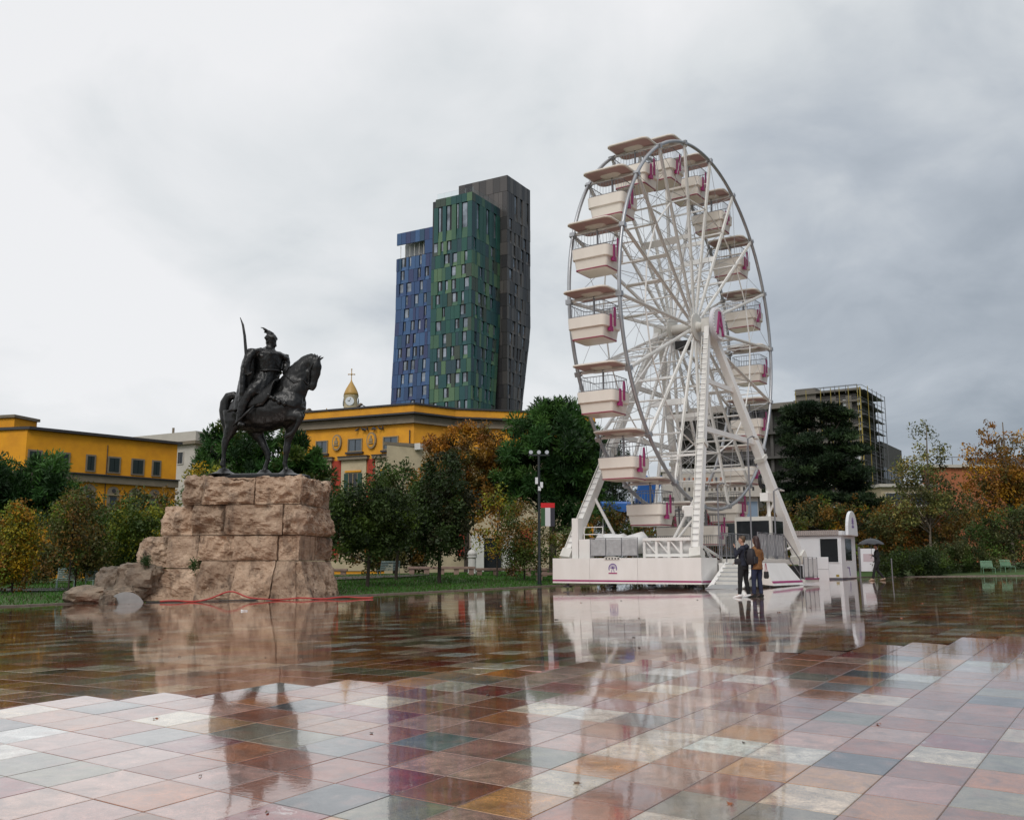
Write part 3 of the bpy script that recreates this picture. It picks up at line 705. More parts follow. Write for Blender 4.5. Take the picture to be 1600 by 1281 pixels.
crown(GL, 10.2, 84.2, 86.3, PG, g_sh, 7); crown(GR_, 12.5, 84.2, 86.3, PG, g_sh, 9); crown(YL, 14, 90.5, 94.5, PY, y_sh, 7); crown(YR, 11.4, 90.5, 94.5, PY, y_sh, 8)
facade(YL, one, 14, 90.5, 34, 6.5, 3.15, PY, 9, 0, y_sh)
for (pn, mn_), (jb, m_, par) in joined.items():
    o = jb.build('panel', m_, par); o['kind'] = 'stuff'
# blue crown: a roof band over an open terrace
crown(BL, 21.8, 77.2, 80.2, PB, b_sh, 8, 11.0)
b = MB(); b.hexa([BL.P(11, -8, 79.9), BL.P(21.8, -8, 79.9), BL.P(21.8, -.32, 79.9), BL.P(11, -.32, 79.9), BL.P(11, -8, 80.15), BL.P(21.8, -8, 80.15), BL.P(21.8, -.32, 80.15), BL.P(11, -.32, 80.15)]); b.build('terrace_roof', m_core, b_sh)
b = MB(); BL.box(b, 11.4, 13.6, -.3, 0, 73.9, 77.2); b.build('panel', PB[0], b_sh)
m_terr = mat('terrace_wall', (0.42, 0.43, 0.45), 0.6)
b = MB(); BL.box(b, 12, 21.4, -3.4, -3.0, 74.0, 79.8); b.build('terrace_wall', m_terr, b_sh)
for k in range(6):
    b = MB(); BL.box(b, 14.4+k*1.35, 14.5+k*1.35, -.9, -.8, 74.0, 77.2); b.build('terrace_post', m_white, b_sh)
m_clear = bpy.data.materials.new('balustrade_glass'); m_clear.use_nodes = True
bs = m_clear.node_tree.nodes['Principled BSDF']; bs.inputs['Transmission Weight'].default_value = 1.0; bs.inputs['Roughness'].default_value = 0.02; bs.inputs['IOR'].default_value = 1.1; bs.inputs['Base Color'].default_value = (.9,.95,.95,1)
for W_, wd, k_ in ((GL, 10.0, 5), (GR_, 12.3, 6)):
    for k in range(k_):
        b = MB(); W_.box(b, .1+k*wd/k_, (k+1)*wd/k_, -.5, -.46, 86.35, 87.7); b.build('glass_balustrade', m_clear, g_sh)

# ---- concrete frame under construction with yellow scaffold
m_conc = mat('raw_concrete', (0.17, 0.155, 0.135), 0.85, var=0.45, scale=0.5, bump=0.25, bscale=8)
m_mesh = mat('dark_cladding', (0.085, 0.08, 0.075), 0.8, var=0.5, scale=1.2)
m_yel = mat('scaffold_yellow', (0.26, 0.20, 0.04), 0.5); m_stl = mat('scaffold_steel', (0.16, 0.16, 0.165), 0.45, 0.5)
m_bay = mat('pale_panel', (0.62, 0.64, 0.66), 0.5, var=0.2, scale=1)
cb = thing('unfinished_building', 'concrete building under construction wrapped in yellow scaffolding behind the cedar', 'building', (45.26, 125, 0.6))
X1 = WL((44.8, 124.5), -57, cb); X2 = WL((44.8, 124.5), 33, cb)
z_l = [0, 3.3, 6.6, 9.9, 13.2, 16.4, 18.35, 20.0, 21.6, 23.1]
MB().prism([P2(X1, 8.3, -.5), (X1.P(0,-.5,0)+X2.n*-.5)[:2], P2(X2, 11, -.5), P2(X2, 11, -8)], -1, 22.6).build('core', m_mesh, cb)
for z in z_l[1:]:
    b = MB(); b.prism([P2(X1, 8.3, .1), (X1.P(0,.1,0)+X2.n*.1)[:2], P2(X2, 11, .1), P2(X2, 11, -3), P2(X1, 8.3, -3)], z-.14, z+.14); b.build('floor_slab', m_conc, cb)
for a in (1.35, 3.3, 5.4, 8.2):
    b = MB(); X1.box(b, a-.35, a+.35, -.45, .02, 0, 22.9); b.build('column', m_conc, cb)
for z in (18.7, 20.35, 21.95):
    for a0, a1 in ((2.0, 2.55), (2.65, 3.15), (1.0, 1.0)):
        if a1 > a0:
            b = MB(); X1.box(b, a0-1.0, a1-1.0, -.44, -.2, z-.35, z+.5); b.build('pale_panel', m_bay, cb)
    b = MB(); X1.box(b, -.1, .35, -.44, -.2, z-.35, z+.5); b.build('pale_panel', m_bay, cb)
for z in (8.3, 11.6, 14.9):
    for a0 in (0.2, 1.2, 3.6, 6.0):
        b = MB(); X1.box(b, a0, a0+.8, -.44, -.2, z-.5, z+.4); b.build('pale_panel', m_bay, cb)
for a in (0.0, 1.15, 2.3, 3.4, 4.7, 6.6, 8.0):
    b = MB(); p = X1.P(a, .75, 0); b.tube([p, p+Vector((0,0,24.0))], .05, 5); b.build('scaffold_standard', m_yel, cb)
for a in (1.5, 4, 6.5, 9, 11.2):
    b = MB(); p = X2.P(a, .75, 0); b.tube([p, p+Vector((0,0,24.2))], .05, 5); b.build('scaffold_standard', m_yel if a < 3 else m_stl, cb)
for z in np.arange(3, 24.1, 1.62):
    b = MB(); b.tube([X1.P(8.2, .75, z), X1.P(-.5, .75, z)], .035, 4); b.tube([X1.P(-.5, .75, z), X2.P(11.3, .75, z)], .035, 4); b.build('scaffold_ledger', m_stl, cb)
    b = MB(); X2.box(b, 0, 11, .15, .7, z-.55, z-.5); b.build('scaffold_deck', m_stl, cb)
b = MB(); X1.box(b, -.36, -.22, .55, .7, 0, 23.8); b.build('hoist_mast', m_yel, cb)
# the long low wing to the left with a flat slab roof, and the lower dark wing to the right
b = MB(); X1.box(b, 8.6, 26, -6, .3, 22.0, 22.75); b.build('wing_roof', m_conc, cb)
b = MB(); X1.box(b, 8.6, 26, -6, -1.5, -1, 21.98); b.build('wing_wall', m_mesh, cb)
for a in np.arange(9, 26, 2.6):
    b = MB(); X1.box(b, a, a+.4, -.8, -.3, 10, 21.98); b.build('wing_column', m_mesh, cb)
for z in (12.0, 15.3, 18.6):
    b = MB(); X1.box(b, 8.6, 26, -1.49, .2, z, z+.3); b.build('wing_slab', m_mesh, cb)
b = MB(); X2.box(b, 11.1, 24, -9, 0, -1, 18.0); b.build('lower_wing', m_mesh, cb)
for k in range(5):
    b = MB(); X2.box(b, 11.4+k*2.3, 13.2+k*2.3, .01, .06, 9, 10.5); b.build('wing_window', m_glassd, cb)
    b = MB(); X2.box(b, 11.4+k*2.3, 13.2+k*2.3, .01, .06, 13, 14.5); b.build('wing_window', m_glassd, cb)
b = MB(); X1.box(b, 5.6, 8.3, -2.5, -.2, 22.8, 24.4); b.build('roof_hut', m_conc, cb)
for a in (.2, 1.6, 3.0, 4.4):
    b = MB(); p = X1.P(a, .2, 23.2); b.tube([p, p+Vector((0,0,1.1))], .04, 4); b.tube([p+Vector((0,0,1.05)), X1.P(a+1.4, .2, 24.25)], .03, 4); b.build('roof_rail', m_stl, cb)

# ---- terracotta wall building at the right edge and a low pale one beside it
tb = thing('terracotta_building', 'flat roofed terracotta building behind the autumn trees at the right edge', 'building', (46, 100, 0.6))
m_ter = mat('terracotta_render', (0.40, 0.135, 0.06), 0.85, var=0.35, scale=0.9, bump=0.2, bscale=20, stretch=(1,1,.35))
Tw = WL((43.2, 100), 85, tb)
b = MB(); Tw.box(b, 0, 28, -2.5, 0, -1, 11.0); b.build('wall', m_ter, tb)
b = MB(); Tw.box(b, -.3, 28.3, -2.8, .35, 11.01, 11.3); b.build('roof_edge', m_pale, tb)
for k in range(12):
    b = MB(); p = Tw.P(1+k*1.6, -1.0, 11.4); b.tube([p, p+Vector((0,0,.85))], .04, 4); q = Tw.P(2.6+k*1.6, -1.0, 12.22); b.tube([p+Vector((0,0,.82)), q], .035, 4); b.build('roof_rail', m_stl, tb)
b = MB(); Tw.box(b, 5, 16, -2.4, -1.4, 11.32, 12.2); b.build('roof_plant', m_stl, tb)
for k in range(4): window(Tw, tb, 12+k*3.4, 14+k*3.4, 5.2, 7.0, m_pale, m_glassd, 1)
pb = thing('pale_low_building', 'low pale building with dark blue windows between the cedar and the birch', 'building', (36, 96, 0.6))
Pw = WL((35.8, 95), 86, pb)
b = MB(); Pw.box(b, 0, 5.2, -4, 0, -1, 8.6); b.build('wall', m_crm, pb); b = MB(); Pw.box(b, -.3, 5.5, -4.3, .4, 8.61, 8.9); b.build('roof_edge', m_pale, pb)
m_blu = mat('blue_glass', (0.035, 0.045, 0.075), 0.1, 0.3)
for k in range(2): window(Pw, pb, .4+k*2.4, 2.4+k*2.4, 6.9, 8.0, m_pale, m_blu, 1, sill=m_pale)
# ------------------------------------------------------------------ ferris wheel (local x = axle towards the right front, y = away in the wheel plane)
m_wht = mat('white_paint', (0.80, 0.79, 0.77), 0.38, var=0.3, scale=1.3, col2=(0.58, 0.56, 0.52), coat=0.3, stretch=(1.3, 1.3, .5), detail=8.0)
m_whg = mat('worn_white_paint', (0.66, 0.65, 0.61), 0.45, var=0.4, scale=2.0, col2=(0.42, 0.40, 0.36))
m_rim = mat('galvanised_rim', (0.40, 0.41, 0.43), 0.38, 0.6, var=0.3, scale=2.5)
m_crmp = mat('cream_fibreglass', (0.77, 0.715, 0.645), 0.32, var=0.3, scale=1.6, col2=(0.60, 0.53, 0.46), coat=0.3, stretch=(1.3, 1.3, .6), detail=8.0)
m_und = mat('roof_underside', (0.52, 0.34, 0.335), 0.5, var=0.3, scale=4)
m_mag = mat('magenta_paint', (0.33, 0.022, 0.14), 0.4); m_mar = mat('maroon_trim', (0.25, 0.02, 0.06), 0.4)
m_gry = mat('grey_rail', (0.22, 0.22, 0.235), 0.4, 0.5); m_cab = mat('steel_cable', (0.42, 0.42, 0.42), 0.45, 0.3)
m_blk = mat('black_rubber', (0.018, 0.018, 0.02), 0.5); m_pur = mat('purple_print', (0.16, 0.09, 0.30), 0.5)
FZ = 0.15; FA = R(34.5)
fw_ = thing('ferris_wheel', 'white ferris wheel with grey rims and round A sign on the wet square', 'ferris wheel', (8.27, 46, FZ), -FA)
HZ = 12.15; RW = 8.69; HW = 1.18; NG = 18; PH = R(3.0)
def rp(a, r_, x): return Vector((x, r_*math.cos(a), HZ+r_*math.sin(a)))
for x in (HW, -HW):
    b = MB(); b.tube([rp(2*math.pi*k/144, RW, x) for k in range(144)], .082, 10, closed=True); rim = b.build('rim', m_rim, fw_, smooth=True)
    for k in range(NG):
        a = PH+2*math.pi*k/NG; b = MB(); c = rp(a, RW, x); b.beam(c-Vector((.13,0,0)), c+Vector((.13,0,0)), .2, .2, ref=(0, math.cos(a), math.sin(a))); b.build('axle_bracket', m_rim, rim)
for k in range(NG):
    a = PH+2*math.pi*k/NG; er = Vector((0, math.cos(a), math.sin(a))); et = Vector((0, -math.sin(a), math.cos(a)))
    for sx in (1, -1):
        b = MB(); b.beam(rp(a, .55, sx*.62), rp(a, RW-.08, sx*HW), .085, .13, ref=et); sp = b.build('spoke', m_wht, fw_)
        # lamp strip along the spoke
        b = MB(); b.beam(rp(a, 1.0, sx*.72), rp(a, RW-.3, sx*(HW+.06)), .03, .05, ref=et); b.build('lamp_strip', m_whg, sp)
        a2 = a+2*math.pi/NG
        b = MB(); b.tube([rp(a, RW*.70, sx*(.62+.56*.70)), rp(a2, RW*.70, sx*(.62+.56*.70))], .035, 6); b.build('tie_bar', m_wht, fw_)
        b = MB()
        b.tube([rp(a, RW*.70, sx*1.01), rp(a2, RW-.05, sx*HW)], .011, 4); b.tube([rp(a2, RW*.70, sx*1.01), rp(a, RW-.05, sx*HW)], .011, 4)
        b.tube([rp(a, RW*.36, sx*.82), rp(a2, RW*.70, sx*1.01)], .011, 4); b.build('bracing_cable', m_cab, fw_)
    for f, wd in ((.34, .06), (.50, .20 if k % 3 else .34), (.70, .08), (.86, .05)):
        h = .62+.56*f; b = MB(); b.beam(rp(a, RW*f, -h), rp(a, RW*f, h), .05, wd, ref=er); b.build('cross_bar', m_wht, fw_)
    b = MB()
    for f0, f1 in ((.18,.34),(.34,.50),(.50,.70),(.70,.86)):
        b.tube([rp(a, RW*f0, -.62-.56*f0), rp(a, RW*f1, .62+.56*f1)], .014, 4); b.tube([rp(a, RW*f0, .62+.56*f0), rp(a, RW*f1, -.62-.56*f1)], .014, 4)
    b.build('bracing_cable', m_cab, fw_)
    b = MB(); b.tube([rp(a, RW, -HW), rp(a, RW, HW)], .04, 8); b.build('gondola_axle', m_wht, fw_)
# hub
def xlathe(mb, prof, seg=20):
    o = len(mb.v)
    for x, r_ in prof:
        for k in range(seg): a = 2*math.pi*k/seg; mb.v.append((x, r_*math.cos(a), HZ+r_*math.sin(a)))
    for i in range(len(prof)-1):
        for k in range(seg): l = (k+1)%seg; mb.f.append((o+i*seg+k, o+i*seg+l, o+(i+1)*seg+l, o+(i+1)*seg+k)); mb.mi.append(mb.cm)
    mb.f.append(tuple(o+k for k in range(seg))); mb.mi.append(0); mb.f.append(tuple(o+(len(prof)-1)*seg+k for k in range(seg))); mb.mi.append(0); return mb
hub = xlathe(MB(), [(-1.25,.18),(-1.25,.2),(-.85,.20),(-.8,.25),(.8,.25),(.85,.20),(1.25,.24),(1.25,.18)]).build('hub', m_whg, fw_, smooth=30)
for sx in (1, -1): xlathe(MB(), [(sx*.54,.30),(sx*.54,.66),(sx*.72,.66),(sx*.72,.30)]).build('hub_flange', m_whg, hub, smooth=30)
b = MB(); b.box(1.05, 1.45, -.3, .3, HZ-.35, HZ+.3); b.build('bearing_block', m_whg, fw_); b = MB(); b.box(-1.45, -1.05, -.3, .3, HZ-.35, HZ+.3); b.build('bearing_block', m_whg, fw_)
b = MB(); b.box(-.35, .3, -.25, .35, HZ-1.0, HZ-.62); b.build('drive_box', m_blk, fw_)
# round sign with a letter A made of bulbs
m_sign = mat('sign_white', (0.62, 0.62, 0.66), 0.5, var=0.15, scale=12)
b = xlathe(MB(), [(1.62,.74),(1.66,.80),(1.80,.80),(1.84,.74)], 32); sg = b.build('round_sign', m_sign, fw_, smooth=30)
lt = MB()
def sgp(y, z): return Vector((1.87, y, HZ+z))
for p, q in (((-.32,-.5),(-.04,.52)), ((.32,-.5),(.04,.52)), ((-.2,-.12),(.2,-.12)), ((-.12,.52),(.12,.52)), ((-.44,-.5),(-.2,-.5)), ((.2,-.5),(.44,-.5))):
    lt.beam(sgp(*p), sgp(*q), .16 if abs(p[1]-q[1]) > .5 else .10, .05, ref=(1,0,0))
lt.build('letter', m_mag, sg)
for k in range(28):
    a = 2*math.pi*k/28; b = MB(); b.ball((1.85, .71*math.cos(a), HZ+.71*math.sin(a)), .035, 6, 4); b.build('bulb', m_wht, sg)
# A-frame legs
def leg(x0, y0, x1, y1, wd, ladder=False):
    a = Vector((x0, y0, HZ-.1)); c = Vector((x1, y1, 1.2)); b = MB(); b.beam(c, a, wd, wd*.9, ref=(1,0,0), taper=.72)
    l = b.build('leg', m_wht, fw_, bevel=.02)
    b = MB(); t = (a-c).normalized(); b.beam(c-t*.05, c+t*.35, wd*1.35, wd*1.25, ref=(1,0,0)); b.build('foot', m_whg, l)
    b = MB(); b.beam(c+t*5.5, c+t*5.7, wd*1.1, wd*1.05, ref=(1,0,0)); b.build('joint_flange', m_whg, l)
    if ladder:
        u = t.cross(Vector((1,0,0))).normalized(); u = u if u.y < 0 else -u; L = (a-c).length
        off = u*(wd*.5+.05); b = MB(); side = Vector((1,0,0))
        for s_ in (-.16, .16): b.beam(c+off+side*s_+t*.2, c+off+side*s_+t*(L-.8), .03, .05, ref=u)
        lad = b.build('ladder', m_whg, l)
        for k in range(int((L-1)/.3)):
            p = c+off+t*(.35+.3*k); b = MB(); b.tube([p-side*.17, p+side*.17], .012, 5); b.build('rung', m_gry, lad)
    return l
leg(1.3, -.15, 3.0, -6.0, .38, True); leg(1.3, .15, 3.1, 6.2, .48); leg(-1.3, -.15, -3.0, -6.0, .40, True); leg(-1.3, .15, -3.0, 6.0, .40)
for sx in (1, -1):
    b = MB(); b.beam((sx*2.15, -3.05, 6.8), (sx*2.15, 3.05, 6.8), .16, .22); b.build('leg_tie', m_wht, fw_)
    b = MB(); b.beam((sx*1.72, -1.6, 9.2), (sx*1.72, 1.6, 9.2), .14, .2); b.build('leg_tie', m_wht, fw_)
    for sy in (1, -1):
        b = MB(); b.tube([(sx*2.55, sy*4.5, 4.0), (sx*.9, sy*4.6, 1.25)], .07, 8); b.build('strut', m_wht, fw_)
        b = MB(); b.tube([(sx*2.9, sy*5.7, 1.8), (sx*2.5, sy*2.3, 1.2)], .06, 8); b.build('strut', m_wht, fw_)
for sy in (-1, 1):
    b = MB(); b.beam((-2.35, sy*3.7, 5.6), (2.35, sy*3.7, 5.6), .1, .1); b.build('leg_tie', m_wht, fw_)
# front skirt: three white panels with a magenta line and a printed wheel emblem
jn = [-3.45, -1.62, .62, 3.4]
for k in range(3):
    b = MB(); b.box(jn[k]+.006, jn[k+1]-.006, -6.5, -6.44, .16, 1.2); pn = b.build('skirt_panel', m_wht, fw_)
    b = MB(); b.box(jn[k]+.006, jn[k+1]-.006, -6.506, -6.49, .235, .30); b.build('stripe', m_mag, pn)
    if k == 1:
        c = (-.52, .78); b = MB()
        b.extr([Vector((c[0]+.0+.2*math.cos(q), -6.503, c[1]+.2*math.sin(q))) for q in np.linspace(-.45, math.pi+.45, 16)]+[Vector((c[0]+.16*math.cos(q), -6.503, c[1]+.16*math.sin(q))) for q in np.linspace(math.pi+.45, -.45, 16)], (0, -.004, 0)); b.build('emblem_arc', m_pur, pn)
        b = MB()
        for q in np.linspace(0, math.pi, 9): b.beam((c[0], -6.505, c[1]), (c[0]+.15*math.cos(q), -6.505, c[1]+.15*math.sin(q)), .014, .004, ref=(0,1,0))
        b.beam((c[0]-.07, -6.505, c[1]-.16), (c[0], -6.505, c[1]+.06), .02, .004, ref=(0,1,0)); b.beam((c[0]+.07, -6.505, c[1]-.16), (c[0], -6.505, c[1]+.06), .02, .004, ref=(0,1,0)); b.build('emblem_wheel', m_pur, pn)
        b = MB(); b.beam((c[0]-.2, -6.505, c[1]-.2), (c[0]+.2, -6.505, c[1]-.2), .05, .004, ref=(0,1,0)); b.build('emblem_banner', m_mag, pn)
b = MB(); b.box(3.34, 3.4, -6.43, -4.9, .16, 1.2); sp_n = b.build('skirt_panel', m_wht, fw_); b = MB(); b.box(3.39, 3.406, -6.43, -4.9, .235, .30); b.build('stripe', m_mag, sp_n)
b = MB(); b.box(-3.46, -3.4, -6.43, 6.5, .16, 1.2); b.build('skirt_panel', m_wht, fw_)
b = MB(); b.box(-3.3, 3.3, -6.4, 6.5, .95, 1.12); b.build('platform', m_whg, fw_)
b = MB(); b.box(-3.2, 3.2, -6.2, 6.3, .30, .9); b.build('chassis', m_blk, fw_)
for x in (-3, -1, 1, 3):
    for y in (-6, -2, 2, 6): b = MB(); b.lathe([(.2,-.02),(.2,.03),(.06,.05),(.06,.35)], (x, y, 0), 10); b.build('jack', m_gry, fw_)
# front fence with tied sheeting
m_sheet = mat('grey_sheeting', (0.42, 0.43, 0.44), 0.5, var=0.5, scale=5, col2=(0.22, 0.23, 0.24), bump=0.5, bscale=6)
m_sheetw = mat('white_tarp', (0.68, 0.68, 0.67), 0.5, var=0.4, scale=3, col2=(0.42, 0.42, 0.42), bump=0.6, bscale=3)
def fence(par, p0, p1, h, m_in, n_bar=0, rail=m_gry, th=.02, panels=1):
    p0 = Vector(p0); p1 = Vector(p1); up = Vector((0,0,h)); f = None
    for k in range(panels):
        a = p0.lerp(p1, k/panels); c = p0.lerp(p1, (k+1)/panels); b = MB()
        b.tube([a, a+up, c+up, c], th, 6); b.tube([a+up*.12, c+up*.12], th*.7, 6); f = b.build('fence_frame', rail, par)
        if m_in:
            d = (c-a).normalized(); q = Vector((d.y, -d.x, 0))*.012; b = MB(); nseg = 8
            rows = []
            for i in range(nseg+1):
                for z in (.14, .38, .62, .95):
                    wv_ = .02*math.sin(i*2.1+z*9)+.015*math.sin(i*3.7+k); pp_ = a.lerp(c, .04+.92*i/nseg)+up*z+q*(wv_*60); b.v.append(tuple(pp_))
            for i in range(nseg):
                for j in range(3): b.f.append((i*4+j, (i+1)*4+j, (i+1)*4+j+1, i*4+j+1)); b.mi.append(0)
            b.build('sheet', m_in, f, smooth=True)
        for i in range(n_bar):
            q = a.lerp(c, (i+1)/(n_bar+1)); b = MB(); b.tube([q+up*.12, q+up], th*.55, 5); b.build('bar', rail, f)
fence(fw_, (-1.62, -6.42, 1.2), (.6, -6.42, 1.2), .82, m_sheet, 0, m_gry, .022, 3)
b = MB(); b.box(-.9, -.2, -6.52, -6.508, 1.12, 1.24); nb_ = b.build('safety_notice', m_whg, fw_)
for k in range(5): b = MB(); b.box(-.84+.14*k, -.77+.14*k, -6.526, -6.521, 1.15, 1.21); b.build('pictogram', m_blk, nb_)
# ballast frame on the right of the fence: posts with tarp and diagonal braces
fr = MB(); fr.beam((.65,-6.0,1.95), (2.75,-6.0,1.95), .16, .12); fr.beam((.65,-6.0,1.3), (2.75,-6.0,1.3), .1, .12)
for x in (.7, 1.25, 1.8, 2.35): fr.beam((x,-6.0,1.2), (x,-6.0,1.95), .09, .1)
for x in (.75, 1.3, 1.85): fr.beam((x,-6.0,1.9), (x+.5,-6.0,1.35), .045, .05)
fr.build('ballast_frame', m_wht, fw_)
b = MB(); b.v = []; nx = 16
for i in range(nx+1):
    for j in range(5):
        x = .62+2.2*i/nx; z = 1.9-.62*j/4; b.v.append((x, -5.8+.06*math.sin(x*9+j)-.1*(j==2), z+.03*math.sin(x*5)))
for i in range(nx):
    for j in range(4): b.f.append((i*5+j, (i+1)*5+j, (i+1)*5+j+1, i*5+j+1)); b.mi.append(0)
b.build('tarp', m_sheetw, fw_, smooth=True)
# generator hump under a tarp, handrails, winch gear on deck
b = MB(); rr = []
for k in range(9): rr.append((-1.7+.26*k, -5.4, 1.5+.15*math.sin(k*1.1)+.42*math.sin(math.pi*(k+.5)/9), .38+.1*math.sin(k*2), .6))
b.loft(rr, (0,1,0), 12); b.build('generator_tarp', m_sheetw, fw_, smooth=True)
b = MB(); b.tube([(-2.1,-6.1,1.2),(-2.1,-6.1,2.5),(-1.2,-6.1,2.5),(-1.2,-6.1,1.9)], .025, 6); b.tube([(-2.1,-6.1,2.2),(-1.2,-6.1,2.2)], .02, 6); b.build('handrail', m_wht, fw_)
b = MB(); b.box(-2.65, -2.35, -6.2, -5.8, 1.2, 2.9); b.box(-2.3, -1.75, -6.2, -5.9, 1.2, 2.0); b.build('control_post', m_wht, fw_)
b = MB(); b.tube([(2.6,-4.9,3.0),(1.6,-4.9,1.9)], .055, 8); b.tube([(2.0,-4.95,3.2),(2.75,-4.95,3.2)], .15, 10); b.box(2.1,2.6,-5.1,-4.8,2.9,3.3); b.build('drive_motor', m_wht, fw_, smooth=40)
for sy, xx in ((4.2, 2.3),):
    b = MB(); b.loft([(xx-.25,sy,5.0,.16,.2),(xx-.1,sy,5.1,.27,.3),(xx+.1,sy,5.05,.24,.26),(xx+.3,sy,4.95,.12,.14)], (0,1,0), 10); b.tube([(xx, sy, 5.0), (xx+.1, sy, 1.2)], .09, 8); b.box(xx-.2, xx+.2, sy-.5, sy+.5, 4.0, 4.4); b.build('tyre_drive', m_wht, fw_, smooth=40)
    b = MB(); b.tube([(xx-.25, sy+.3*math.cos(q), 5.0+.3*math.sin(q)) for q in np.linspace(0, 2*math.pi, 15)[:-1]], .09, 8, closed=True); b.build('drive_tyre', m_blk, fw_, smooth=True)
# side deck on the near side: loading fences, stairs, sloping white skirts
b = MB(); b.box(3.45, 5.1, -4.55, -.6, 1.02, 1.16); b.build('side_deck', m_whg, fw_)
b = MB(); b.hexa([(4.98,-4.5,.16),(5.5,-4.3,.1),(5.5,-.6,.1),(4.98,-.5,.16),(4.98,-4.5,1.0),(5.12,-4.5,1.0),(5.12,-1.7,1.0),(4.98,-1.6,1.0)]); sk = b.build('side_skirt', m_wht, fw_)
b = MB(); b.hexa([(5.3,-4.32,.20),(5.47,-4.31,.20),(5.47,-.64,.20),(5.3,-.64,.20),(5.3,-4.33,.28),(5.44,-4.32,.28),(5.44,-.70,.28),(5.3,-.70,.28)]); b.build('stripe', m_mag, sk)
b = MB(); b.hexa([(3.45,-4.9,.16),(3.62,-4.9,.16),(3.62,-4.6,.16),(3.45,-4.6,.16),(3.45,-4.9,1.0),(3.62,-4.9,1.0),(3.62,-4.6,1.0),(3.45,-4.6,1.0)]); b.build('side_skirt', m_wht, fw_)
m_tread = mat('aluminium_tread', (0.46, 0.47, 0.48), 0.35, 0.5, var=0.3, scale=6)
for k in range(6):
    b = MB(); b.box(3.72, 4.92, -4.6-.27*k-.28, -4.6-.27*k, .98-.165*k-.04, .98-.165*k); tr0 = b.build('stair_tread', m_tread, fw_); b = MB(); b.box(3.72, 4.92, -4.6-.27*k-.03, -4.6-.27*k-.005, .98-.165*k+.002, .98-.165*k+.123); b.build('riser', m_whg, tr0)
b = MB(); b.hexa([(3.70,-6.9,.0),(4.94,-6.9,.0),(4.94,-6.22,.0),(3.70,-6.22,.0),(3.70,-6.9,.02),(4.94,-6.9,.02),(4.94,-6.22,.16),(3.70,-6.22,.16)]); b.build('ramp_foot', m_tread, fw_)
for x in (3.68, 4.95):
    b = MB(); b.beam((x,-4.6,1.0), (x,-6.35,.06), .05, .18, ref=(1,0,0)); st = b.build('stringer', m_wht, fw_)
    b = MB(); b.tube([(x,-4.6,1.0),(x,-4.6,2.0),(x,-6.3,1.0),(x,-6.3,.1)], .025, 6); b.build('stair_rail', m_gry, st)
fence(fw_, (3.5, -4.7, 1.16), (3.5, -1.6, 1.16), 1.05, None, 9, m_gry, .022, 2)
fence(fw_, (4.98, -4.5, 1.16), (4.98, -1.6, 1.16), 1.05, m_sheet, 5, m_gry, .024, 3)
fence(fw_, (3.36, -.3, 1.12), (3.36, 3.6, 1.12), 1.05, None, 11, m_gry, .022, 3)
fence(fw_, (-1.2, -3.2, 1.16), (3.3, -3.2, 1.16), 1.0, None, 22, m_gry, .018, 2)
b = MB(); b.tube([(4.98,-1.5,2.2),(5.35,-.6,1.15),(5.35,-.6,.1)], .024, 6); b.tube([(4.98,-1.5,1.5),(5.35,-.6,.5)], .02, 6); b.build('stair_rail', m_gry, fw_)
# queue fence on low feet further right
b = MB(); b.box(4.6, 5.5, -.45, 1.45, .18, .30); lp = b.build('low_deck', m_whg, fw_); b = MB(); b.box(5.5, 5.52, -.45, 1.45, .30, .36); b.build('stripe', m_mag, lp)
fence(fw_, (5.45, -.4, .3), (5.45, 1.4, .3), .95, m_sheetw, 0, m_gry, .022, 3)
# lamp posts and operator's cabin on deck
for (x, y, h) in ((3.55,-5.0,4.1), (4.7,-4.45,6.0), (4.9,-2.2,4.0)):
    b = MB(); b.tube([(x,y,1.16),(x,y,h),(x+.1,y+.25,h+.12),(x+.1,y+.6,h+.1)], .035, 8); lpst = b.build('lamp_post', m_gry, fw_)
    b = MB(); b.beam((x+.1,y+.45,h+.08), (x+.1,y+.85,h+.06), .14, .05); b.build('lamp_head', m_whg, lpst)
b = MB(); b.box(1.2, 3.0, 2.6, 4.4, 1.14, 3.2); oc = b.build('operator_cabin', m_whg, fw_); b = MB(); b.box(3.0, 3.02, 2.8, 4.2, 2.1, 3.0); b.build('pane', m_glassd, oc)
b = MB(); b.box(1.3, 2.9, 2.58, 2.6, 2.1, 3.0); b.build('pane', m_glassd, oc)

# ---- gondolas
def rrect(hx, hy, r_, z, seg=5):
    p = []
    for cx_, cy_, a0 in ((hx-r_, hy-r_, 0), (-hx+r_, hy-r_, 90), (-hx+r_, -hy+r_, 180), (hx-r_, -hy+r_, 270)):
        for k in range(seg+1): a = R(a0+90*k/seg); p.append((cx_+r_*math.cos(a), cy_+r_*math.sin(a), z))
    return p
def stack(mb, rings):
    n = len(rings[0]); o = len(mb.v)
    for r_ in rings: mb.v += r_
    for i in range(len(rings)-1):
        for k in range(n): l = (k+1)%n; mb.f.append((o+i*n+k, o+i*n+l, o+(i+1)*n+l, o+(i+1)*n+k)); mb.mi.append(mb.cm)
    mb.f.append(tuple(o+k for k in reversed(range(n)))); mb.mi.append(mb.cm); mb.f.append(tuple(o+(len(rings)-1)*n+k for k in range(n))); mb.mi.append(mb.cm); return mb
gd = thing('gondola', 'x', 'gondola', (0,0,0), -FA, 'gondolas hanging on the ferris wheel')
rf = stack(MB(), [rrect(1.0,.88,.26,.135), rrect(1.03,.91,.28,.15), rrect(1.03,.91,.28,.20), rrect(.95,.83,.25,.235), rrect(.55,.45,.2,.255)]).build('roof', m_crmp, gd, smooth=35)
stack(MB(), [rrect(.95,.83,.24,.128), rrect(.95,.83,.24,.134)]).build('roof_lining', m_und, rf)
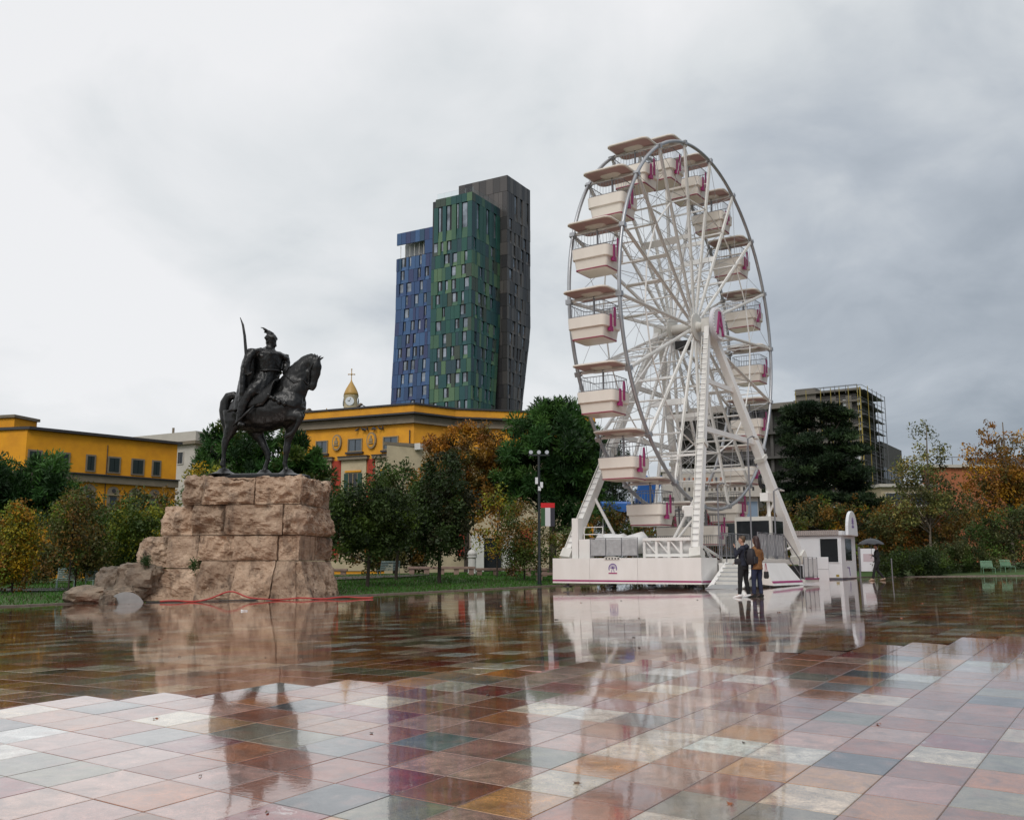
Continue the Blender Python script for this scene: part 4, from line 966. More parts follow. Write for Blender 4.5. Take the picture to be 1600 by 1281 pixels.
stack(MB(), [rrect(.30,.26,.16,.06), rrect(.46,.4,.2,.127)]).build('roof_boss', m_crmp, rf, smooth=35)
tub = stack(MB(), [rrect(.88,.76,.2,-.93), rrect(.86,.74,.2,-1.36), rrect(.81,.69,.18,-1.40)]).build('tub', m_crmp, gd, smooth=35)
stack(MB(), [rrect(.78,.66,.12,-1.401), rrect(.72,.60,.10,-1.80)]).build('tub_base', m_crmp, tub, smooth=35)
stack(MB(), [rrect(.735,.615,.10,-1.775), rrect(.735,.615,.10,-1.815)]).build('trim', m_mar, tub)
stack(MB(), [rrect(.69,.57,.10,-1.816), rrect(.66,.54,.10,-1.84)]).build('floor', m_crmp, tub)
b = MB(); b.tube([(0,0,-1.3),(0,0,.07)], .045, 8); b.tube([(-.0,0,-.05),(.0,.3,.08)], .02, 5); b.build('pole', m_gry, gd)
for sx in (1, -1): b = MB(); b.beam((sx*1.08,0,.02), (sx*.4,0,.1), .05, .07); b.build('hanger', m_whg, gd)
top = rrect(.80,.68,.2,-.34,4); lo = rrect(.84,.72,.2,-.90,4)
b = MB(); b.tube(top, .018, 5, closed=True); b.tube(lo, .016, 5, closed=True); ra = b.build('railing', m_gry, gd)
b = MB(); n_ = len(top)
def perim(ring, f):
    L = [0]; 
    for k in range(len(ring)): L.append(L[-1]+(Vector(ring[(k+1)%len(ring)])-Vector(ring[k])).length)
    s_ = f*L[-1]
    for k in range(len(ring)):
        if s_ <= L[k+1]: return Vector(ring[k]).lerp(Vector(ring[(k+1)%len(ring)]), (s_-L[k])/(L[k+1]-L[k]))
for k in range(40): b.tube([perim(top, k/40), perim(lo, k/40)], .0085, 4)
b.build('baluster', m_gry, ra)
for y in (-.30, .02):
    b = MB(); b.box(.885, .91, y, y+.16, -1.36 if y < 0 else -1.28, -.50 if y > 0 else -.85); b.build('door_panel', m_mag, gd)
b = MB(); b.box(.885, .92, -.34, -.08, -1.55, -1.36); b.box(.79, .884, -.32, -.1, -1.53, -1.42); b.build('door_latch', m_mag, gd)
b = MB(); b.box(.80,.83,-.36,.3,-.6,-.1); 
for y in (-.64, .42): b = MB(); b.box(-.7, .7, y, y+.22, -1.35, -1.2); b.build('bench', m_und, gd)
lbls = {}
nth = ['topmost', 'second', 'third', 'fourth', 'fifth', 'sixth', 'seventh', 'eighth', 'ninth']
order = sorted(range(NG), key=lambda k: -math.sin(PH+2*math.pi*k/NG))
left = [k for k in order if math.cos(PH+2*math.pi*k/NG) < 0]; right = [k for k in order if math.cos(PH+2*math.pi*k/NG) >= 0]
for lst, side in ((left, 'left'), (right, 'right')):
    for i, k in enumerate(lst):
        w_ = nth[i] if i < len(lst)-1 else 'lowest'
        lbls[k] = 'cream gondola, %s from the top on the %s side of the wheel' % (w_, side) if w_ not in ('topmost', 'lowest') else 'cream gondola, %s on the %s side of the wheel' % (w_, side)
M0 = Matrix.Translation(Vector((8.27, 46, FZ))) @ Matrix.Rotation(-FA, 4, 'Z')
for k in range(NG):
    a = PH+2*math.pi*k/NG; g_ = gd if k == 0 else copy_tree(gd)
    g_.location = M0 @ rp(a, RW, 0); g_['label'] = lbls[k]
# ------------------------------------------------------------------ equestrian monument
m_brz = mat('dark_bronze', (0.014, 0.0145, 0.015), 0.34, 0.35, var=0.75, scale=3.0, col2=(0.006, 0.006, 0.006), stretch=(1.5,1.5,.5), bump=0.35, bscale=7)
PED = Vector((-9.6, 36.9, 0)); PZ = -0.16; HA = R(8)
st = thing('equestrian_statue', 'dark bronze statue of a horned-helmet rider with raised sabre on a striding horse', 'statue', (PED.x, PED.y, 4.37), -HA)
K = 187.5
def q(zx, zy, r_, side, y=0.0): return ((zx-375)/K, y, (1198-zy)/K, r_/K, side)
hb = MB()
# barrel: rump to chest
hb.loft([q(150,730,30,.16), q(172,722,84,.40), q(215,738,126,.58), q(280,750,130,.64), q(360,750,134,.66), q(450,736,144,.66), q(530,712,148,.62), q(600,696,128,.57), q(655,692,100,.48), q(697,695,60,.30)], seg=22)
# neck and head
hb.loft([q(560,650,136,.44), q(598,590,124,.38), q(630,520,108,.31), q(652,452,80,.25), q(692,398,52,.20), q(745,368,38,.16)], seg=18)
hb.loft([q(730,350,26,.12), q(760,378,46,.18), q(772,425,52,.19), q(770,475,42,.155), q(762,525,32,.12), q(752,562,31,.125), q(742,586,20,.09)], seg=16)
hb.loft([q(712,440,22,.12), q(730,466,30,.17), q(742,505,20,.10)], seg=12)
for y in (-.10, .10):
    hb.loft([q(770,356,13,.05,y), q(776,338,12,.045,y*1.25), q(772,318,3,.012,y*1.4)], seg=8)
    hb.loft([q(795,368,10,.04,y), q(815,352,9,.035,y*1.2), q(829,344,3,.012,y*1.3)], seg=8)
# mane roll along the crest
hb.loft([q(535,522,14,.06), q(575,455,20,.09), q(625,400,20,.09), q(690,355,18,.08), q(745,332,14,.07), q(775,342,9,.05)], seg=10)
# near (right) hind leg, planted behind
hb.loft([q(215,745,100,.22,-.30), q(205,810,78,.21,-.33), q(190,865,50,.16,-.34), q(165,920,31,.11,-.34), q(148,958,28,.10,-.34), q(144,1010,19,.075,-.34), q(142,1075,17,.07,-.34), q(140,1120,21,.085,-.34), q(148,1143,18,.08,-.34), q(152,1165,26,.12,-.34), q(154,1188,31,.14,-.34)], seg=14)
# far hind leg, stepping under the belly
hb.loft([q(290,790,88,.22,.30), q(325,870,60,.18,.32), q(352,925,38,.12,.33), q(384,972,27,.10,.33), q(415,1025,25,.09,.33), q(420,1075,18,.07,.33), q(408,1120,20,.08,.33), q(402,1145,18,.08,.33), q(402,1165,26,.12,.33), q(400,1188,30,.14,.33)], seg=14)
# far fore leg, planted
hb.loft([q(610,740,88,.20,.28), q(594,830,56,.16,.30), q(574,905,36,.11,.31), q(566,970,26,.10,.31), q(562,1000,25,.10,.31), q(556,1060,17,.07,.31), q(548,1105,21,.085,.31), q(556,1132,18,.08,.31), q(568,1158,27,.12,.31), q(572,1186,32,.14,.31)], seg=14)
# near fore leg, raised and folded
hb.loft([q(600,730,84,.20,-.28), q(622,778,56,.16,-.32), q(655,776,40,.12,-.33), q(694,772,31,.11,-.34), q(704,790,27,.105,-.34), q(682,840,20,.075,-.34), q(648,893,17,.07,-.34), q(628,912,20,.08,-.34), q(606,922,21,.09,-.34), q(584,940,20,.09,-.34)], seg=14)
horse = remesh(hb.build('horse', m_brz, st), .042, 3)
ruffle(horse, lambda p: .03*mnoise.noise(p*2.6)+.014*mnoise.noise(p*8))
# tail
tb_ = MB(); tb_.loft([q(205,640,24,.10), q(170,612,30,.13), q(132,622,36,.16), q(108,665,38,.18), q(104,720,40,.19), q(114,785,38,.18), q(132,845,34,.16), q(132,900,26,.12), q(118,945,10,.05)], seg=14)
remesh(tb_.build('tail', m_brz, st), .04, 2)
# bridle, reins, breast strap
b = MB(); b.tube([q(740,560,1,1,-.12)[:3], q(700,520,1,1,-.2)[:3], q(640,545,1,1,-.32)[:3], q(585,500,1,1,-.30)[:3], q(568,470,1,1,-.12)[:3]], .03, 6); b.tube([q(770,400,1,1,-.19)[:3], q(745,450,1,1,-.2)[:3], q(735,540,1,1,-.14)[:3]], .03, 6)
b.tube([q(566,470,1,1,-.1)[:3], q(575,425,1,1,-.05)[:3], q(590,410,1,1,0)[:3], q(585,440,1,1,.05)[:3]], .022, 6); b.build('bridle', m_brz, st)
b = MB(); b.tube([q(430,650,1,1,-.64)[:3], q(500,655,1,1,-.62)[:3], q(570,690,1,1,-.58)[:3], q(640,715,1,1,-.48)[:3], q(700,720,1,1,-.1)[:3], q(690,715,1,1,.2)[:3]], .07, 8)
for zx, zy in ((455,660),(480,640),(520,665),(560,690),(600,705)): b.ball(q(zx,zy,1,1,-.64)[:3], .1, 8, 6)
b.tube([q(130,740,1,1,-.3)[:3], q(165,745,1,1,-.44)[:3], q(235,730,1,1,-.62)[:3]], .06, 6); b.build('harness', m_brz, st, smooth=True)
# saddle cloth draped over both flanks
sc_ = MB(); cols = [(300,640),(345,600),(400,560),(455,530),(505,505),(532,512)]
for sgn in (-1, 1):
    o = len(sc_.v)
    for i, (zx, zt) in enumerate(cols):
        zb = [735,730,722,712,640,560][i]
        for j in range(7):
            f = j/6; yy = sgn*(.16+.53*math.sin(min(1, f*1.7)*math.pi/2)+.03*math.sin(i*2+f*3)); sc_.v.append(((zx-375-(14*f*i/5))/K, yy, (1198-(zt+(zb-zt)*f))/K))
    for i in range(len(cols)-1):
        for j in range(6): sc_.f.append((o+i*7+j, o+(i+1)*7+j, o+(i+1)*7+j+1, o+i*7+j+1)); sc_.mi.append(0)
so_ = sc_.build('saddle_cloth', m_brz, st, smooth=True); sm_ = so_.modifiers.new('t', 'SOLIDIFY'); sm_.thickness = .06; sm_.offset = 0
# rider: torso, head, arms, legs fused in one skin
rb = MB()
rb.loft([q(405,610,78,.42), q(412,540,80,.46), q(422,470,80,.46), q(424,420,86,.50), q(420,360,94,.56), q(418,322,94,.58), q(422,296,54,.38), q(432,268,32,.19), q(438,248,28,.17)], seg=20)
rb.loft([q(430,262,26,.14), q(432,236,37,.20), q(432,210,38,.21), q(430,185,34,.19), q(424,168,22,.13)], seg=16)
rb.loft([q(462,222,10,.06), q(474,228,7,.04)], seg=8)
rb.loft([q(455,240,16,.13), q(466,255,14,.10), q(480,264,6,.04)], seg=10)
rb.loft([q(396,206,8,.22), q(430,196,42,.23), q(468,200,8,.22)], seg=10)
for y0 in (-.38,):   # near thigh, shin and boot
    rb.loft([q(405,545,58,.24,-.42), q(370,590,48,.2,-.62), q(338,635,38,.16,-.72), q(310,690,33,.14,-.76), q(292,750,29,.13,-.76), q(284,800,24,.11,-.76), q(276,835,24,.1,-.76)], seg=14)
    rb.loft([q(258,842,18,.10,-.76), q(285,845,22,.11,-.78), q(318,852,18,.11,-.82), q(332,856,10,.08,-.84)], seg=10)
rb.loft([q(420,545,58,.24,.42), q(410,600,44,.18,.62), q(390,680,34,.14,.74), q(380,780,26,.11,.74), q(395,820,22,.1,.74)], seg=12)
rb.loft([q(340,318,44,.22,-.50), q(322,370,36,.18,-.66), q(312,430,29,.15,-.72), q(318,470,25,.12,-.72), q(330,488,24,.11,-.70)], seg=12)
rb.loft([q(500,320,40,.2,.44), q(522,370,32,.16,.40), q(535,425,28,.14,.25), q(552,462,24,.11,.05), q(572,468,20,.1,-.04)], seg=12)
# mantle over both shoulders and chest
rb.loft([q(322,334,30,.30,-.5), q(360,318,30,.42,-.25), q(420,312,28,.50,0), q(480,320,26,.42,.25), q(515,336,24,.28,.46)], seg=14)
rb.loft([q(345,332,20,.5), q(410,352,24,.60), q(470,338,20,.5), q(500,322,14,.34)], seg=12)
# tunic skirt
rb.loft([q(412,462,82,.50), q(402,530,98,.64), q(388,590,96,.74), q(380,628,84,.78)], seg=18)
rd = remesh(rb.build('rider', m_brz, st), .034, 2)
ruffle(rd, lambda p: .026*mnoise.noise(Vector((p.x*7, p.y*7, p.z*2.5)))+.014*mnoise.noise(p*14))
# belt
b = MB(); b.tube([((425-375)/K+.46*math.cos(a), .50*math.sin(a), (1198-455+6*math.cos(a))/K) for a in np.linspace(0, 2*math.pi, 25)[:-1]], .05, 6, closed=True); b.build('belt', m_brz, st, smooth=True)
# helmet crest: horned goat head
b = MB(); b.loft([q(430,182,30,.16), q(420,168,24,.13), q(408,155,17,.09), q(392,150,12,.06), q(380,156,5,.03)], seg=10)
for y in (-.05, .05):
    b.loft([q(408,160,9,.03,y), q(396,138,7,.028,y*1.6), q(380,128,5,.02,y*2), q(361,124,2,.01,y*2.4)], seg=8); b.loft([q(400,152,6,.02,y*2), q(388,140,5,.02,y*3), q(384,132,2,.01,y*3.4)], seg=8)
b.build('helmet_crest', m_brz, st, smooth=True)
# cape
b = MB(); b.loft([q(440,318,24,.40), q(395,316,30,.52), q(350,322,42,.64), q(318,370,58,.76), q(302,450,62,.82), q(292,540,58,.84), q(284,620,56,.86), q(274,690,56,.88), q(270,748,48,.90)], seg=24)
cpo = remesh(b.build('cape', m_brz, st), .034, 1)
ruffle(cpo, lambda p: .06*max(0, min(1, (5.2-p.z)/2.0))*math.sin(math.atan2(p.y, p.x+.55)*11+p.z*1.3)+.015*mnoise.noise(p*7))
# sabre, curved, held upright; scabbard behind the leg
b = MB(); pts = [q(330,500,1,1,-.74), q(326,470,1,1,-.75), q(316,390,1,1,-.76), q(305,300,1,1,-.76), q(292,210,1,1,-.74), q(274,130,1,1,-.72), q(250,74,1,1,-.70)]
b.loft([(p[0], p[1], p[2], r_, .022) for p, r_ in zip(pts, (.05,.045,.065,.062,.055,.045,.012))], seg=8); sw = b.build('sabre', m_brz, st, smooth=True)
b = MB(); b.loft([q(296,486,9,.05,-.74), q(328,492,12,.08,-.74), q(362,480,9,.05,-.74)], seg=8); b.build('guard', m_brz, sw)
b = MB(); b.loft([q(390,718,9,.05,-.80), q(330,780,9,.05,-.86), q(248,862,5,.03,-.9)], seg=8); b.build('scabbard', m_brz, st, smooth=True)
b = MB(); b.tube([q(285,855,1,1,-.68)[:3], q(272,870,1,1,-.78)[:3], q(285,855,1,1,-.88)[:3], q(300,800,1,1,-.8)[:3]], .03, 6); b.build('stirrup', m_brz, st)
# bronze ground plate with swellings under the hooves
b = MB(); n = 40; rings = []
for sc__, z in ((1.0,-.10),(.99,.0),(.9,.04),(.6,.06),(.3,.06)):
    rings.append([(.02+2.0*sc__*math.cos(a)*(1+.04*math.sin(3*a)), .85*sc__*math.sin(a)*(1+.05*math.sin(5*a)), z) for a in np.linspace(0, 2*math.pi, n+1)[:-1]])
stack(b, rings); bp_ = b.build('ground_plate', m_brz, st, smooth=50)
b = MB()
for zx, y in ((150,-.34),(400,.33),(570,.31)): b.lathe([(.62,.02),(.45,.07),(.25,.16),(.18,.24),(.16,.26)], ((zx-375)/K, y, 0), 16)
b.build('hoof_mound', m_brz, bp_, smooth=True)

# ---- rough stone plinth, every block a stone of its own
def rockmat(name, c1, c2, c3):
    m = bpy.data.materials.new(name); m.use_nodes = True; t = m.node_tree; bs_ = t.nodes['Principled BSDF']
    tcn = N(t, 'ShaderNodeTexCoord'); oi = N(t, 'ShaderNodeObjectInfo')
    n1_ = N(t, 'ShaderNodeTexNoise', i_Scale=1.3, i_Detail=8.0, i_Roughness=0.65, i_Distortion=0.4); t.links.new(tcn.outputs['Object'], n1_.inputs['Vector'])
    r_ = N(t, 'ShaderNodeValToRGB'); r_.color_ramp.elements[0].position = .3; r_.color_ramp.elements[0].color = (*c1, 1); r_.color_ramp.elements[1].position = .7; r_.color_ramp.elements[1].color = (*c2, 1)
    t.links.new(n1_.outputs[0], r_.inputs[0])
    n2_ = N(t, 'ShaderNodeTexNoise', i_Scale=2.1, i_Detail=7.0, i_Roughness=0.7); mp_ = N(t, 'ShaderNodeMapping'); mp_.inputs['Scale'].default_value = (1,1,.35); mp_.inputs['Location'].default_value = (4,9,2)
    t.links.new(tcn.outputs['Object'], mp_.inputs[0]); t.links.new(mp_.outputs[0], n2_.inputs['Vector'])
    r2_ = N(t, 'ShaderNodeMapRange'); r2_.inputs['From Min'].default_value = .50; r2_.inputs['From Max'].default_value = .70; t.links.new(n2_.outputs[0], r2_.inputs[0])
    mx_ = N(t, 'ShaderNodeMix', data_type='RGBA'); t.links.new(r2_.outputs[0], mx_.inputs[0]); t.links.new(r_.outputs[0], mx_.inputs[6]); mx_.inputs[7].default_value = (*c3, 1)
    # each stone a little lighter, darker or redder
    mr = N(t, 'ShaderNodeMapRange'); mr.inputs['To Min'].default_value = .78; mr.inputs['To Max'].default_value = 1.2; t.links.new(oi.outputs['Random'], mr.inputs[0])
    sc1 = N(t, 'ShaderNodeVectorMath', operation='SCALE'); t.links.new(mx_.outputs[2], sc1.inputs[0]); t.links.new(mr.outputs[0], sc1.inputs['Scale'])
    t.links.new(sc1.outputs[0], bs_.inputs['Base Color']); bs_.inputs['Roughness'].default_value = .62
    nb1 = N(t, 'ShaderNodeTexNoise', i_Scale=7.0, i_Detail=9.0, i_Roughness=0.72); t.links.new(tcn.outputs['Object'], nb1.inputs['Vector'])
    bm_ = N(t, 'ShaderNodeBump', i_Strength=.9, i_Distance=.12); t.links.new(nb1.outputs[0], bm_.inputs['Height']); t.links.new(bm_.outputs[0], bs_.inputs['Normal'])
    return m
m_rock = rockmat('rough_limestone', (0.23, 0.135, 0.08), (0.60, 0.445, 0.32), (0.07, 0.042, 0.026))
m_rockg = rockmat('grey_boulder', (0.13, 0.10, 0.075), (0.31, 0.235, 0.17), (0.05, 0.045, 0.03))
ped = thing('stone_plinth', 'stepped plinth of rough tan stone blocks carrying the bronze horseman', 'plinth', (-7.55, 35.0, PZ), -HA)
def rnoise(p, s_, seed): return mnoise.fractal(Vector((p[0]*s_+seed*7.3, p[1]*s_+seed*3.1, p[2]*s_-seed)), 0.75, 2.1, 5)
def block(corners, seed, amp, par, m, name='stone', cuts=22, rough_sides=('front', 'right'), bulge=.10):
    """corners: 8 points (bottom 4 ccw from front-left, then top 4); the outward faces are split rough"""
    c = [Vector(p) for p in corners]; b = bmesh.new(); bmesh.ops.create_cube(b, size=2.0)
    bmesh.ops.subdivide_edges(b, edges=b.edges, cuts=cuts, use_grid_fill=True)
    for v in b.verts:
        u, w_, h = (v.co.x+1)/2, (v.co.y+1)/2, (v.co.z+1)/2
        lo_ = (c[0]*(1-u)+c[1]*u)*(1-w_)+(c[3]*(1-u)+c[2]*u)*w_; hi = (c[4]*(1-u)+c[5]*u)*(1-w_)+(c[7]*(1-u)+c[6]*u)*w_
        p = lo_*(1-h)+hi*h
        ef = min(u, 1-u)*1.0; eh = min(h, 1-h)
        rg = 1-2*abs(rnoise(p, 1.5, seed+9)); f = rnoise(p, .8, seed)*1.7+rnoise(p, 3.4, seed+5)*.28+rg*.8-.35
        fac = amp*f+bulge*.62*math.sin(math.pi*min(max(h,0),1))**.6-.02
        edge = min(1, min(eh, ef)*9+.22)
        if w_ < .02 and 'front' in rough_sides: p = p+Vector((0,-1,0))*fac*edge
        if u > .98 and 'right' in rough_sides: p = p+Vector((1,0,0))*fac*min(1, min(eh, min(w_,1-w_))*9+.22)
        if u < .02 and 'left' in rough_sides: p = p+Vector((-1,0,0))*(fac*1.3)*min(1, min(eh, min(w_,1-w_))*9+.22)
        if h > .98 and 'top' in rough_sides: p = p+Vector((0,0,1))*(amp*.7*f)
        # broken arrises
        if eh < .03 or ef < .03: p = p+Vector((rnoise(p, 3, seed)*.03, rnoise(p, 3, seed+2)*.03, 0))
        v.co = p
    me = bpy.data.meshes.new(name); b.to_mesh(me); b.free(); me.materials.append(m)
    o = bpy.data.objects.new(name, me); COL.objects.link(o); o.parent = par; return o
def zc(zx): return (90+zx/3.478-470)/43.6           # plinth-face coordinate from the left of the near corner
def bx(x0, x1, z0, z1, y0=0.0, y1=1.6, fl=0.0, seed=1, amp=.12, sides=('front',), bulge=.12, top_y=None, xl=0.0, xr=0.0):
    ty = y0+fl if top_y is None else top_y; g_ = .012
    return block([(x0+g_-xl, y0, z0+g_), (x1-g_+xr, y0, z0+g_), (x1-g_, y1, z0+g_), (x0+g_, y1, z0+g_), (x0+g_, ty, z1-g_), (x1-g_, ty, z1-g_), (x1-g_, y1, z1-g_), (x0+g_, y1, z1-g_)], seed, amp, ped, m_rock, sides and 'stone', rough_sides=sides, bulge=bulge)
Z0, Z1, Z2, Z3, Z4 = -.05, 1.37, 2.27, 3.36, 4.40
DP = 3.3
# top course
bx(-4.5, -3.72, Z3, Z4, .15, 1.7, .12, 1, .14, ('front','left','top'), .22); bx(-3.72, -1.75, Z3, Z4, 0, 1.7, .15, 2, .15, ('front','top'), .22); bx(-1.75, -.02, Z3, Z4, .02, 1.7, .10, 3, .13, ('front','right','top'), .2)
bx(-4.5, -2.4, Z3, Z4, 1.7, DP, 0, 4, .1, ('left','top')); bx(-2.4, -.02, Z3, Z4, 1.7, DP, 0, 5, .13, ('right','top'), .18)
# second course
bx(-5.25, -4.05, Z2, Z3, .10, 1.7, .20, 6, .13, ('front','left','top'), .2); bx(-4.05, -2.75, Z2, Z3, .0, 1.7, .12, 7, .14, ('front',), .2); bx(-2.75, -.6, Z2, Z3, -.08, 1.7, .02, 8, .11, ('front',), .24); bx(-.6, .0, Z2, Z3, .0, 1.7, .05, 9, .12, ('front','right'), .2)
bx(-5.2, -2.6, Z2, Z3, 1.7, DP, 0, 10, .1, ('left','top')); bx(-2.6, .02, Z2, Z3, 1.7, DP, 0, 11, .13, ('right',), .18)
# third course
bx(-6.2, -4.98, Z1-.25, Z2-.1, .25, 1.9, .25, 12, .13, ('front','left','top'), .16); bx(-4.98, -3.78, Z1-.27, Z2, .06, 1.7, .04, 13, .05, ('front',), .06); bx(-3.78, -2.42, Z1, Z2, .0, 1.7, .06, 14, .11, ('front',), .12); bx(-2.42, -.78, Z1, Z2, -.04, 1.7, .03, 15, .10, ('front',), .12); bx(-.78, .0, Z1, Z2, .02, 1.7, .02, 16, .06, ('front',), .06)
bx(-.02, .02, Z1, Z2, .1, .12, 0, 17, .0, ()) if False else None
bx(-6.0, -3.0, Z1, Z2, 1.9, DP, 0, 18, .1, ('left','top')); bx(-3.0, .03, Z1, Z2, 1.7, DP, 0, 19, .10, ('right',), .10)
# flaring base course
bx(-5.65, -3.60, Z0, Z1-.28, -.42, 1.7, .45, 20, .12, ('front','left'), .12); bx(-3.60, -2.25, Z0, Z1, -.55, 1.7, .50, 21, .12, ('front',), .14); bx(-2.25, -.82, Z0, Z1, -.62, 1.7, .60, 22, .10, ('front',), .10); bx(-.82, -.10, Z0, Z1, -.55, 1.7, .55, 23, .07, ('front',), .05, xr=.28)
block([(-.08,-.42,Z0),(.62,-.30,Z0),(.62,1.7,Z0),(-.08,1.7,Z0),(-.10,.0,Z1-.02),(.06,.0,Z1-.02),(.06,1.7,Z1-.02),(-.10,1.7,Z1-.02)], 24, .08, ped, m_rock, rough_sides=('front','right'), bulge=.06)
block([(-5.6,1.71,Z0),(.6,1.71,Z0),(.5,DP,Z0),(-5.6,DP,Z0),(-5.4,1.71,Z1-.02),(.08,1.71,Z1-.02),(.06,DP,Z1-.02),(-5.4,DP,Z1-.02)], 25, .1, ped, m_rock, rough_sides=('right','left'), bulge=.06)
# boulders tumbling off to the left
def boulder(label, cx_, cy_, cz_, rx, ry, rz, seed, rot=0):
    b = bmesh.new(); bmesh.ops.create_icosphere(b, subdivisions=4, radius=1)
    for v in b.verts:
        n_ = v.co.normalized(); p = Vector((math.copysign(abs(n_.x)**.75, n_.x), math.copysign(abs(n_.y)**.75, n_.y), math.copysign(abs(n_.z)**.75, n_.z)))
        f = 1+.22*rnoise(n_, 1.3, seed)+.10*rnoise(n_, 3.2, seed+3); v.co = Vector((p.x*rx*f, p.y*ry*f, p.z*rz*f))
    me = bpy.data.meshes.new('boulder'); b.to_mesh(me); b.free(); me.materials.append(m_rockg)
    o = bpy.data.objects.new('boulder', me); COL.objects.link(o); o.location = (cx_, cy_, cz_); o.rotation_euler = (0, 0, rot); return tag(o, label, 'boulder', 'boulders left of the plinth')
boulder('tall mossy boulder leaning on the left end of the plinth', -13.45, 35.7, .55, .80, .8, .62, 3, .2)
boulder('brown boulder behind the low rocks, left of the tall mossy boulder', -14.3, 35.9, .42, .62, .7, .58, 5, -.3)
boulder('low wide boulder nearest the left lawn', -14.95, 35.3, -.02, .82, .6, .36, 8, .1)
boulder('small low boulder between the lawn boulder and the grey disc', -13.75, 35.1, -.05, .62, .5, .33, 12, .5)
boulder('pointed pale chip of rock in front of the grey disc', -13.78, 34.0, -.22, .30, .16, .26, 17, 1.0)
m_disc = mat('light_grey_disc', (0.23, 0.225, 0.22), 0.6, var=0.4, scale=4)
ds = tag(MB().extr([Vector((.66*math.cos(a), 0, .62*math.sin(a))) for a in np.linspace(0, 2*math.pi, 37)[:-1]], (0, .12, 0)).build('stone_disc', m_disc, bevel=.02), 'pale grey round slab standing on edge among the boulders', 'slab')
ds.location = (-13.3, 34.25, -.46); ds.rotation_euler = (R(-14), 0, R(8))
# dripping plants in the joints
def tuft(lab, p, n, s_, c):
    vs_, fs_, cs_ = [], [], []
    for k in range(n):
        d = Vector((rng.normal(0,1), rng.normal(-.4,.6), rng.normal(-.2,1))).normalized(); o = len(vs_); a = Vector(p)+Vector((rng.normal(0,s_*.5), rng.normal(0,.04), rng.normal(0,s_*.6))); t_ = d.orthogonal().normalized()*.02
        vs_ += [tuple(a-t_), tuple(a+d*.07), tuple(a+t_), tuple(a+d*.14)]; fs_.append((o, o+1, o+3, o+2)); k_ = rng.uniform(.6,1.3); cs_ += [(c[0]*k_, c[1]*k_, c[2]*k_, 1)]*4
    return tag(colmesh('wall_plant', vs_, fs_, cs_, m_leaf), lab, 'plant', 'plants in the plinth joints')
tuft('small green weed hanging from a joint low on the plinth front', (-11.2, 34.95, 1.05), 160, .17, (.03,.075,.015))
tuft('patch of green weed on top of the tall mossy boulder', (-13.0, 35.2, 1.2), 200, .16, (.03,.06,.015))
# red cable trailing along the foot of the plinth
m_redc = mat('red_cable', (0.35, 0.015, 0.012), 0.4)
pts = []
for k, f in enumerate(np.linspace(0, 1, 60)):
    x = -12.0+f*7.2; y = 33.98+f*.55-.1*math.sin(f*3)+.06*math.sin(f*23); lift = .30*math.exp(-((f-.33)/.07)**2)
    pts.append((x, y, z_far(x)+.05+lift+.02*math.sin(f*31)))
tag(MB().tube(pts, .028, 6).build('cable', m_redc, smooth=True), 'red cable trailing along the foot of the stone plinth', 'cable')
pts = [(-12.6+f*6.9, 34.3+f*.75+.1*math.sin(f*9), z_far(-12.6+f*6.9)+.025) for f in np.linspace(0, 1, 40)]
tag(MB().tube(pts, .022, 6).build('cable', m_blk, smooth=True), 'black cable lying under the red cable by the plinth', 'cable')
# ------------------------------------------------------------------ ticket kiosk
m_kw = mat('kiosk_white', (0.70, 0.72, 0.75), 0.35, var=0.12, scale=1.5, coat=0.2); m_kb = mat('kiosk_base', (0.10, 0.10, 0.13), 0.5)
ks = thing('ticket_kiosk', 'white ticket kiosk with dark windows and arched sign beside the wheel', 'kiosk', (17.65, 53.0, .24), -FA)
KX, KY = 2.35, 2.7       # local x right/front, y away; near corner at origin, front face y=0 runs to -x
b = MB(); b.box(-KX, 0, 0, KY, .16, 2.42); body = b.build('body', m_kw, ks, bevel=.015)
b = MB(); b.box(-KX+.03, -.03, .03, KY-.03, .0, .158); b.build('plinth', m_kb, ks)
def pane(x0, x1, z0, z1):
    b = MB()
    b.box(x0-.04, x0, -.03, -.002, z0-.04, z1+.04); b.box(x1, x1+.04, -.03, -.002, z0-.04, z1+.04); b.box(x0, x1, -.03, -.002, z1, z1+.04); b.box(x0, x1, -.03, -.002, z0-.04, z0)
    f = b.build('window', m_kw, ks); b = MB(); b.box(x0, x1, -.012, -.003, z0, z1); b.build('pane', m_glassd, f)
pane(-1.12, -.18, 1.0, 2.25)
b = MB(); b.box(.002, .02, .75, 1.85, 1.1, 2.25); b.build('pane', m_glassd, ks)
b = MB(); b.box(-KX, -1.22, -.02, -.002, .2, 2.38); dr = b.build('door', m_kw, ks); b = MB(); b.box(-1.34, -1.30, -.06, -.021, 1.1, 1.25); b.build('handle', m_gry, dr)
b = MB(); b.box(-KX-.12, .12, -.12, KY+.12, 2.43, 2.50); rf_ = b.build('roof', m_kw, ks)
m_tile = mat('roof_tile_edge', (0.36, 0.31, 0.29), 0.6, var=0.4, scale=8)
for k in range(22):
    x = -KX-.08+k*.108; b = MB(); b.hexa([(x,-.17,2.44),(x+.085,-.17,2.44),(x+.085,-.125,2.44),(x,-.125,2.44),(x,-.14,2.70),(x+.085,-.14,2.70),(x+.085,-.10,2.70),(x,-.10,2.70)]); b.build('roof_tile', m_tile, rf_)
b = MB(); b.box(-KX-.1, .1, -.099, KY+.1, 2.51, 2.66); b.build('roof_cap', m_kw, rf_)
ar = [Vector((.135, KY/2-.95, 2.43)), Vector((.135, KY/2+.95, 2.43))]+[Vector((.135, KY/2+.9*math.cos(q_), 2.72+1.05*math.sin(q_))) for q_ in np.linspace(0, math.pi, 15)]
